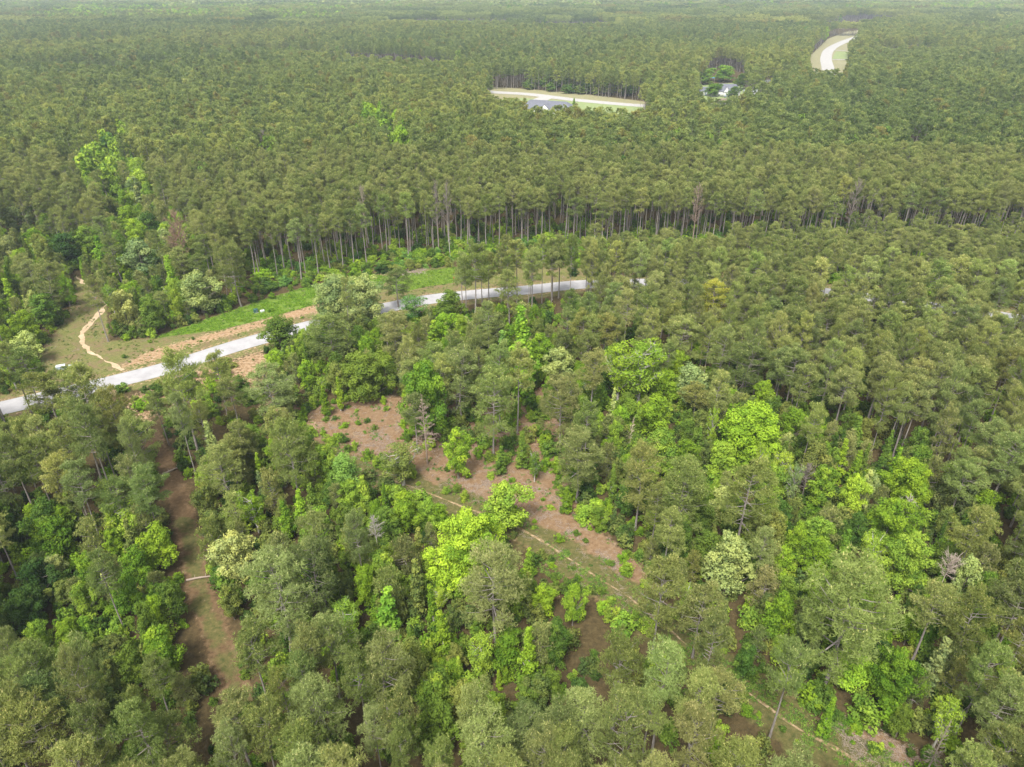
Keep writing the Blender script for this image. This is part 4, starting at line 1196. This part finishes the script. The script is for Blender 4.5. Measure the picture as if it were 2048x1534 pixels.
def stick_mesh(seed):
    r = np.random.default_rng(seed); out = []
    for _ in range(9):
        a = r.uniform(0, 6.28); p = np.array([r.normal(0, .3), r.normal(0, .3), 0.03]); L = r.uniform(.3, 1.1)
        d = np.array([math.cos(a), math.sin(a), r.uniform(0, .25)])
        out.append(tube([p, p + d * L], [0.022, 0.008], 3))
    v, f = merge(out); return np_mesh('stick_heap', [(v, f, 0, None)], [M['twig']])
sticks = [stick_mesh(s) for s in range(4)]
brush = W([(720, 870), (770, 855), (800, 900), (760, 910), (700, 900)])
brush2 = W([(900, 960), (1020, 955), (1110, 985), (1180, 1060), (1260, 1130), (1240, 1150), (1120, 1060), (1000, 1000), (900, 985)])
brush3 = W([(805, 540), (850, 538), (850, 548), (800, 552)])
gt = [(sticks, *scatter_poly(brush, 120)), (sticks, *scatter_poly(brush2, 500, clumpy(0.6, 0.2))), (sticks, *scatter_poly(clearing, 900)),
      (sticks, *scatter_poly(brush3, 200)), (sticks, *scatter_poly(south_bare, 250)), (sticks, *scatter_poly(verge_far, 150))]
stuff('twig_litter', 'pale dry twigs littering the reddish clearing', gt)

# ------------------------------------------------------------------ ground, roads, trails
def ground():
    xs = np.concatenate([-np.geomspace(9000, 190, 26), np.arange(-185, 215, 0.9), np.geomspace(220, 9000, 26)])
    ys = np.concatenate([[-9000, -3000, -800, -200, 0], np.arange(28, 262, 0.9), np.geomspace(265, 9000, 34)])
    GX, GY = np.meshgrid(xs, ys); X, Y = GX.ravel(), GY.ravel()
    V = np.stack([X, Y, np.zeros_like(X)], 1)
    nx, ny = len(xs), len(ys)
    ii = np.arange(nx * ny).reshape(ny, nx)
    F = np.stack([ii[:-1, :-1], ii[:-1, 1:], ii[1:, 1:], ii[1:, :-1]], -1).reshape(-1, 4)
    def soft(poly, w=1.6):
        d = dist_line(X, Y, poly + poly[:1]); s = np.where(inside(X, Y, poly), d, -d)
        return np.clip(0.5 + s / (2 * w), 0, 1)
    rd = dist_line(X, Y, road_c)
    green = np.maximum(soft(green_strip), soft(green_two))
    verge = np.maximum(soft(verge_far, 1.2), np.clip(1.2 - (rd - 4) / 4.5, 0, 1))
    sand = np.maximum(np.maximum(soft(sand_a) * 0.85, soft(sand_b, 2.2) * 0.75), np.clip(1 - np.abs(rd - 4.2) / 1.2, 0, 1) * 0.55)
    red = np.maximum(np.maximum(soft(clearing, 2.5), soft(south_bare, 2)), soft(south_strip, 2.5) * 0.55)
    red = np.maximum(red, np.clip(1.25 - dist_line(X, Y, path_c) / 2.6, 0, 1) * 0.9)
    band_ = np.clip(1.4 - dist_line(X, Y, trail_b) / 4.0, 0, 1)
    mossy = np.maximum(band_, np.clip(1.2 - dist_line(X, Y, path_c) / 2.2, 0, 1) * (Y < 100) * 0.7)
    me = np_mesh('ground', [(V, F, 0, None)], [])
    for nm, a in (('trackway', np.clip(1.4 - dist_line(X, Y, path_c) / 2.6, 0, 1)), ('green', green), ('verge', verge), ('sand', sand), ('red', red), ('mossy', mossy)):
        q = me.attributes.new(nm, 'FLOAT', 'POINT'); q.data.foreach_set('value', a.astype(np.float32))
    m, t = new_mat('forest_floor'); b = NB(t)
    pos = b.n('ShaderNodeNewGeometry').outputs['Position']
    n1 = b.noise(0.25, 5, 0.65, pos); n2 = b.noise(1.3, 5, 0.7, pos); n3 = b.noise(6.0, 3, 0.7, pos); n4 = b.noise(0.08, 4, 0.6, pos)
    base = b.ramp(n2, [(0.3, (0.042, 0.034, 0.017)), (0.55, (0.080, 0.060, 0.029)), (0.75, (0.11, 0.085, 0.043))])
    redc = b.ramp(n2, [(0.25, (0.11, 0.066, 0.036)), (0.5, (0.185, 0.118, 0.066)), (0.75, (0.26, 0.19, 0.118))])
    redc = b.mix(b.ramp(n1, [(0.50, (0, 0, 0)), (0.75, (0.8, 0.8, 0.8))]), redc, (0.24, 0.185, 0.125))
    vgc = b.ramp(n2, [(0.3, (0.075, 0.092, 0.028)), (0.5, (0.13, 0.135, 0.045)), (0.7, (0.19, 0.16, 0.07))])
    vgc = b.mix(b.ramp(n1, [(0.45, (0, 0, 0)), (0.62, (0.8, 0.8, 0.8))]), vgc, (0.165, 0.115, 0.07))
    grc = b.ramp(n3, [(0.3, (0.07, 0.13, 0.02)), (0.7, (0.16, 0.22, 0.035))])
    sdc = b.ramp(n2, [(0.25, (0.17, 0.10, 0.05)), (0.5, (0.28, 0.185, 0.105)), (0.75, (0.40, 0.32, 0.22))])
    msc = b.ramp(n2, [(0.3, (0.05, 0.062, 0.02)), (0.55, (0.11, 0.10, 0.038)), (0.75, (0.17, 0.13, 0.065))])
    def fac(nm, noise, k=0.9):
        v = b.math('ADD', b.attr(nm), b.math('MULTIPLY', b.math('SUBTRACT', noise, 0.5), k))
        return b.math('MULTIPLY', b.math('SUBTRACT', v, 0.38, True), 4.0, True)
    c = b.mix(fac('red', n2), base, redc)
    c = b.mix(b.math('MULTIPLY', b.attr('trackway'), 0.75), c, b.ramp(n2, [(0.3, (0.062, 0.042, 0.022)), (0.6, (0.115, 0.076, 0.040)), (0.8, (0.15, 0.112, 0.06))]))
    c = b.mix(fac('mossy', n1, 2.2), c, msc)
    c = b.mix(fac('verge', n2), c, vgc)
    c = b.mix(fac('sand', n2, 2.6), c, sdc)
    c = b.mix(fac('green', n2, 1.3), c, grc)
    c = b.mix(b.math('MULTIPLY', n3, 0.35), c, b.mix(1.0, c, (0.5, 0.5, 0.5), 'MULTIPLY'))
    p = b.n('ShaderNodeBsdfDiffuse'); b.l(c, p.inputs['Color'])
    bp = b.n('ShaderNodeBump'); bp.inputs['Strength'].default_value = 0.5; bp.inputs['Distance'].default_value = 0.2
    b.l(n3, bp.inputs['Height']); b.l(bp.outputs[0], p.inputs['Normal'])
    b.out(p.outputs[0]); me.materials.append(m)
    tag(link('ground', me), kind='structure')
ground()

def ribbon(name, line, width, mat, z, ragged=0.0, seed=0, cols=6, kind='structure'):
    r = np.random.default_rng(seed); line = np.array(line)
    seg = np.hypot(*np.diff(line, axis=0).T); s = np.concatenate([[0], np.cumsum(seg)])
    step = 0.8 if ragged else 2.5
    q = np.arange(0, s[-1], step); P = np.stack([np.interp(q, s, line[:, 0]), np.interp(q, s, line[:, 1])], 1)
    tn = np.gradient(P, axis=0); tn /= np.linalg.norm(tn, axis=1, keepdims=True); nn = np.stack([-tn[:, 1], tn[:, 0]], 1)
    wd = np.interp(q, np.linspace(0, s[-1], len(width)), width) if np.ndim(width) else np.full(len(q), width)
    def wob():
        if not ragged: return np.zeros(len(q))
        a = r.normal(size=len(q)); return np.convolve(a, np.ones(3) / 3, 'same') * ragged
    L = np.maximum(wd / 2 + wob(), 0.01); Rr = np.maximum(wd / 2 + wob(), 0.01)
    f = np.linspace(-1, 1, cols + 1)
    V = np.concatenate([np.stack([*(P + nn * (np.where(k < 0, k * L, k * Rr))[:, None]).T, np.full(len(q), z)], 1)[:, None] for k in f], 1).reshape(-1, 3)
    ii = np.arange(len(q) * (cols + 1)).reshape(len(q), cols + 1)
    F = np.stack([ii[:-1, :-1], ii[:-1, 1:], ii[1:, 1:], ii[1:, :-1]], -1).reshape(-1, 4)
    if F.shape[0] and np.cross(V[F[0][1]] - V[F[0][0]], V[F[0][2]] - V[F[0][1]])[2] < 0: F = F[:, ::-1]
    o = link(name, np_mesh(name, [(V, F, 0, None)], [mat])); tag(o, kind=kind); return o

def road_mat(name, c1, c2, c3):
    m, t = new_mat(name); b = NB(t)
    pos = b.n('ShaderNodeNewGeometry').outputs['Position']
    c = b.ramp(b.noise(0.35, 6, 0.65, pos), [(0.3, c1), (0.5, c2), (0.7, c3)])
    c = b.mix(b.math('MULTIPLY', b.noise(18, 2, 0.6, pos), 0.25), c, (0.2, 0.19, 0.19))
    p = b.n('ShaderNodeBsdfPrincipled'); b.l(c, p.inputs['Base Color']); p.inputs['Roughness'].default_value = 0.9
    b.out(p.outputs[0]); return m
M['road'] = road_mat('road_surface', (0.235, 0.23, 0.235), (0.285, 0.28, 0.285), (0.33, 0.325, 0.325))
M['roadfar'] = road_mat('pale_road_surface', (0.26, 0.25, 0.235), (0.30, 0.29, 0.275), (0.34, 0.33, 0.31))
M['sandy'] = road_mat('sandy_trail_soil', (0.26, 0.175, 0.09), (0.36, 0.26, 0.15), (0.44, 0.35, 0.23))
def worn_mat():
    m, t = new_mat('worn_trail_soil'); b = NB(t)
    pos = b.n('ShaderNodeNewGeometry').outputs['Position']
    c = b.ramp(b.noise(1.1, 5, 0.7, pos), [(0.40, (0.12, 0.105, 0.045)), (0.50, (0.20, 0.145, 0.08)), (0.62, (0.33, 0.25, 0.155))])
    p = b.n('ShaderNodeBsdfDiffuse'); b.l(c, p.inputs['Color']); b.out(p.outputs[0]); return m
M['faint'] = worn_mat()
M['drygrass'] = road_mat('dry_verge_grass', (0.12, 0.13, 0.045), (0.18, 0.165, 0.065), (0.22, 0.18, 0.085))
M['lawn'] = road_mat('lawn_grass', (0.10, 0.16, 0.04), (0.16, 0.21, 0.055), (0.20, 0.22, 0.07))
M['brownsoil'] = road_mat('brown_soil', (0.12, 0.075, 0.055), (0.17, 0.11, 0.08), (0.2, 0.14, 0.1))
ribbon('road', road_c, 7.0, M['road'], 0.04)
ribbon('dirt_trail', trail_a, [0.7, 0.7, 0.9, 0.6, 1.7, 2.0, 1.0, 0.6, 0.6, 1.2], M['sandy'], 0.03, 0.45, 3)
def cut(line, a, b_):
    n = len(line); return line[int(a * n):int(b_ * n)]
ribbon('dirt_trail', cut(trail_b, 0.06, 1.0), [0.1, 0.3, 0.15, 0.4, 0.45, 0.3, 0.5, 0.6, 0.5, 0.4, 0.25, 0.35, 0.25, 0.3, 0.2, 0.2, 0.35, 0.25, 0.45, 0.4], M['faint'], 0.03, 0.12, 4)

farline = smooth_line([at(900, 176), at(980, 184), at(1060, 189), at(1150, 200), at(1275, 211), at(1360, 213), at(1460, 208), at(1560, 200), at(1655, 165), at(1656, 138), at(1652, 115), at(1662, 97), at(1695, 81), at(1740, 66)])
def sheet(name, pts, mat, z, kind='structure'):
    V = np.array([(x, y, z) for x, y in pts]); o = link(name, np_mesh(name, [(V, np.arange(len(V)).reshape(1, -1), 0, None)], [mat])); tag(o, kind=kind); return o
sheet('grass_verge', W([(880, 168), (1040, 177), (1150, 186), (1290, 203), (1380, 206), (1390, 240), (1250, 240), (1100, 236), (1000, 210), (900, 200)]), M['drygrass'], 0.05)
sheet('lawn', W([(1040, 196), (1110, 200), (1290, 214), (1260, 250), (1150, 250), (1010, 232)]), M['lawn'], 0.10)
sheet('grass_verge', W([(1590, 190), (1618, 145), (1620, 112), (1655, 78), (1690, 64), (1760, 54), (1790, 78), (1790, 118), (1760, 170)]), M['drygrass'], 0.05)
sheet('lawn', W([(1664, 118), (1742, 117), (1744, 104), (1672, 103)]), M['lawn'], 0.10)
sheet('lawn', W([(1390, 205), (1395, 170), (1485, 165), (1500, 200)]), M['lawn'], 0.05)
sheet('bare_soil', W([(1434, 206), (1440, 197), (1462, 197), (1468, 206)]), M['brownsoil'], 0.11)
ribbon('road', farline, 12.5, M['roadfar'], 0.16)
ribbon('driveway', [at(1664, 119), at(1700, 120)], 5, M['roadfar'], 0.20)
ribbon('driveway', [at(1666, 100), at(1695, 102)], 5, M['roadfar'], 0.20)
ribbon('driveway', [at(1098, 193), at(1078, 201), at(1070, 209)], 12, M['roadfar'], 0.20)
sheet('bare_soil', W([(170, 215), (175, 196), (275, 196), (275, 215)]), M['sandy'], 0.05)

# ------------------------------------------------------------------ boxes and small things
def boxv(x0, x1, y0, y1, z0, z1):
    V = np.array([(x, y, z) for z in (z0, z1) for y in (y0, y1) for x in (x0, x1)], float)
    F = np.array([(0, 2, 3, 1), (4, 5, 7, 6), (0, 1, 5, 4), (2, 6, 7, 3), (0, 4, 6, 2), (1, 3, 7, 5)])
    return V, F
def part(name, vf_list, mat, parent, bevel=0.0):
    v, f = merge(vf_list); o = link(name, np_mesh(name, [(v, f, 0, None)], [mat]), parent)
    if bevel:
        md = o.modifiers.new('bevel', 'BEVEL'); md.width = bevel; md.segments = 2
    return o
def root(name, label, cat, x, y, rz=0, group=None, z=0.0):
    e = link(name, None, loc=(x, y, z), rot=(0, 0, rz)); e.empty_display_size = .5; return tag(e, label, cat, group)

gx, gy = at(123, 738)
c = root('utility_cabinet', 'large silver utility cabinet with striped front by the road', 'utility cabinet', gx, gy, 0.45, 'utility boxes')
part('base', [boxv(-1.15, 1.15, -.75, .75, 0, .12)], M['conc'], c)
part('body', [boxv(-1.0, 1.0, -.6, .6, .12, .95)], M['pale_metal'], c, .03)
part('louvre', [boxv(-.95, .95, -.63, -.603, z_, z_ + .12) for z_ in (.2, .45, .70)], M['blue_metal'], c)
part('lid', [boxv(-1.04, 1.04, -.64, .64, .95, 1.03)], M['pale_metal'], c, .02)
gx, gy = at(143, 735)
c = root('utility_cabinet', 'small pale utility cabinet right of the large silver one', 'utility cabinet', gx, gy, 0.4, 'utility boxes')
part('body', [boxv(-.5, .5, -.4, .4, 0, .6)], M['pale_metal'], c, .04)
part('lid', [boxv(-.54, .54, -.44, .44, .6, .67)], M['pale_metal'], c, .02)
gx, gy = at(512, 625)
c = root('utility_cabinet', 'dark green utility cabinet in the bright herbs above the road', 'utility cabinet', gx, gy, 0.6, 'utility boxes')
part('base', [boxv(-.65, .65, -.6, .6, 0, .12)], M['conc'], c)
part('body', [boxv(-.55, .55, -.5, .5, .12, .95)], M['green_metal'], c, .04)
part('lid', [boxv(-.58, .58, -.54, .54, .95, 1.08)], M['green_metal'], c, .04)
part('decal', [boxv(.12, .3, -.512, -.503, .5, .68)], M['white'], c)
gx, gy = at(525, 624)
c = root('utility_cabinet', 'low white utility box right of the dark green cabinet', 'utility cabinet', gx, gy, 0.6, 'utility boxes')
part('body', [boxv(-.55, .55, -.35, .35, 0, .5)], M['pale_metal'], c, .04)
part('lid', [boxv(-.58, .58, -.38, .38, .5, .56)], M['white'], c, .02)
gx, gy = at(908, 559)
c = root('marker_post', 'small red marker post on the grass across the road', 'marker post', gx, gy)
part('post', [tube([(0, 0, 0), (0, 0, .7)], [.14, .14], 10)], M['red'], c)
part('cap', [tube([(0, 0, .66), (0, 0, .78), (0, 0, .86)], [.2, .18, .02], 10)], M['red'], c)

def log(p, q, rad, label):
    a = np.array([*at(*p), rad * 0.8]); b_ = np.array([*at(*q), rad * 0.9]); mid = (a + b_) / 2 + np.array([.08, .1, .05])
    o_ = (a + b_) / 2; e = root('fallen_log', label, 'fallen log', o_[0], o_[1]); off = np.array([o_[0], o_[1], 0])
    tr = tube([a - off, mid - off, b_ - off], [rad, rad * .85, rad * .6], 8)
    o = part('trunk', [tr], M['dead'], e); o.color = (0.27, 0.215, 0.17, 1)
    st = []
    d = (b_ - a) / np.linalg.norm(b_ - a)
    for k_, s_ in ((.35, 1), (.6, -1), (.8, 1)):
        pp = a + (b_ - a) * k_ - off
        st.append(tube([pp, pp + np.array([-d[1] * s_ * .6, d[0] * s_ * .6, .35])], [rad * .3, rad * .12], 5))
    o = part('branch_stubs', st, M['dead'], e); o.color = (0.27, 0.215, 0.17, 1)
log((325, 950), (364, 934), .22, 'upper pale fallen log lying across the left needle path')
log((373, 1162), (421, 1154), .20, 'lower grey fallen log lying across the left needle path')
log((1290, 1105), (1330, 1135), .10, 'bleached fallen branch beside the right rim of the trail strip')

# ------------------------------------------------------------------ houses
def prism(x0, x1, y0, y1, z0, z1, axis='x', hip=0.0, over=0.5):
    x0 -= over; x1 += over; y0 -= over; y1 += over
    if axis == 'x':
        ym = (y0 + y1) / 2
        V = np.array([(x0, y0, z0), (x1, y0, z0), (x1, y1, z0), (x0, y1, z0), (x0 + hip, ym, z1), (x1 - hip, ym, z1)], float)
        F4 = [(0, 1, 5, 4), (2, 3, 4, 5)]; F3 = [(1, 2, 5), (3, 0, 4)]
    else:
        xm = (x0 + x1) / 2
        V = np.array([(x0, y0, z0), (x1, y0, z0), (x1, y1, z0), (x0, y1, z0), (xm, y0 + hip, z1), (xm, y1 - hip, z1)], float)
        F4 = [(1, 2, 5, 4), (3, 0, 4, 5)]; F3 = [(0, 1, 4), (2, 3, 5)]
    F = np.array([list(f) for f in F4] + [list(f) + [f[-1]] for f in F3])
    return V, F
def tri_fix(vf):
    return vf
def roof_mesh(name, prisms, mat, parent):
    parts, mi = [], 0
    for v, f in prisms:
        quads = np.array([q for q in f if q[2] != q[3]]); tris = np.array([q[:3] for q in f if q[2] == q[3]])
        parts.append((v, quads, 0, None)); parts.append((v, tris, 0, None)); parts.append((v, np.array([[3, 2, 1, 0]]), 0, None))
    return link(name, np_mesh(name, parts, [mat]), parent)

def house(label, px, py, rz, Wd, Dp, hw=3.2, hr=3.2, hip=4.0, wing=True, group='houses in the far woods', roof='shingle'):
    x, y = at(px, py); e = root('house', label, 'house', x, y, rz, group)
    hw_, hd = Wd / 2, Dp / 2
    walls = [boxv(-hw_, hw_, -hd, hd, 0, hw)]
    if wing: walls.append(boxv(-hw_ * .15, hw_ * .25, -hd - 2.5, -hd + .1, 0, hw - .004))
    part('wall', walls, M['white'], e)
    roof_mesh('roof', [prism(-hw_, hw_, -hd, hd, hw + .01, hw + hr, 'x', hip)] + ([prism(-hw_ * .15, hw_ * .25, -hd - 2.5, 0, hw + .02, hw + hr * .85, 'y', 0, .35)] if wing else []), M[roof], e)
    if wing:
        g0, g1 = -hw_ * .15, hw_ * .25
        v = np.array([(g0, -hd - 2.9, hw), (g1, -hd - 2.9, hw), ((g0 + g1) / 2, -hd - 2.9, hw + hr * .72), (g0, -hd - 2.6, hw), (g1, -hd - 2.6, hw), ((g0 + g1) / 2, -hd - 2.6, hw + hr * .72)])
        link('gable', np_mesh('gable', [(v, np.array([[0, 1, 2], [5, 4, 3]]), 0, None), (v, np.array([[0, 2, 5, 3], [1, 4, 5, 2], [0, 3, 4, 1]]), 0, None)], [M['white']]), e)
    for k_ in (-.75, -.45, .45):
        part('window', [boxv(hw_ * k_ - .7, hw_ * k_ + .7, -hd - .05, -hd - .01, 1.0, 2.3)], M['glass'], e)
    part('garage_door', [boxv(hw_ * .62, hw_ * .92, -hd - .06, -hd - .01, .05, 2.5)], M['conc'], e)
    part('door', [boxv(-hw_ * .03, hw_ * .06, -hd - 2.56, -hd - 2.51, .05, 2.2)] if wing else [boxv(-.5, .5, -hd - .06, -hd - .01, .05, 2.2)], M['blue_metal'], e)
    return e
house('large dark roofed house beside the middle far road', 1096, 226, -0.38, 40, 16, 3.4, 5.0, 7.0)
house('white gabled house with grey roof between green trees', 1450, 192, -0.25, 22, 13, 4.2, 5.0, 4.0)
house('low grey roofed white outbuilding left of the gabled house', 1410, 190, -0.1, 13, 9, 3.2, 3.0, 0.0, wing=False)
house('white building half hidden by pines right of gabled house', 1548, 176, 0.25, 26, 14, 4.5, 2.2, 0.0, wing=False, roof='pale_metal')
house('long white low building behind pines under the far right road', 1512, 190, 0.0, 20, 6, 3.0, 1.0, 0.0, wing=False, roof='pale_metal')
house('white walled house glimpsed in the upper left pines', 246, 208, -0.15, 24, 12, 4.0, 3.5, 0.0, wing=False)
house('small white shed left of the upper left house', 184, 207, 0.1, 12, 8, 4.0, 2.5, 0.0, wing=False)
gx, gy = at(1419, 168)
c = root('tarp_canopy', 'blue tarp canopy behind the low grey roofed outbuilding', 'canopy', gx, gy)
part('cover', [boxv(-3.5, 3.5, -3, 3, 5.2, 5.35)], M['tarp'], c)
for sx in (-3.3, 3.3):
    for sy in (-2.8, 2.8): part('pole', [tube([(sx, sy, 0), (sx, sy, 5.2)], [.06, .06], 6)], M['pale_metal'], c)

# white van by the road at the right edge
gx, gy = at(2034, 652)
v_ = root('parked_van', 'white van partly hidden by pines at the right edge of the road', 'van', gx, gy, -0.45)
part('body', [boxv(-2.9, 1.7, -1.0, 1.0, .45, 2.5), boxv(1.6, 2.8, -.97, .97, .45, 1.4)], M['white'], v_, .12)
part('windscreen', [boxv(1.70, 1.78, -.85, .85, 1.5, 2.3)], M['glass'], v_)
part('side_window', [boxv(.6, 1.5, -1.02, -1.003, 1.5, 2.2)], M['glass'], v_)
for wx in (-1.9, 1.9):
    for wy in (-1.0, 1.0): part('wheel', [tube([(wx, wy - .12, .38), (wx, wy + .12, .38)], [.38, .38], 14)], M['black'], v_)

# ------------------------------------------------------------------ the air
V, F = boxv(-9500, 9500, -9500, 9500, -1.0, 94.0)
m, t = new_mat('haze_air'); b = NB(t)
pv = b.n('ShaderNodeVolumePrincipled'); pv.inputs['Color'].default_value = (0.76, 0.89, 1.0, 1); pv.inputs['Density'].default_value = 0.00015
pv.inputs['Anisotropy'].default_value = 0.2
o_ = b.n('ShaderNodeOutputMaterial'); b.l(pv.outputs[0], o_.inputs['Volume'])
hz = link('haze', np_mesh('haze', [(V, F, 0, None)], [m])); tag(hz, 'pale thin haze fading the far woods', None, None, 'stuff')
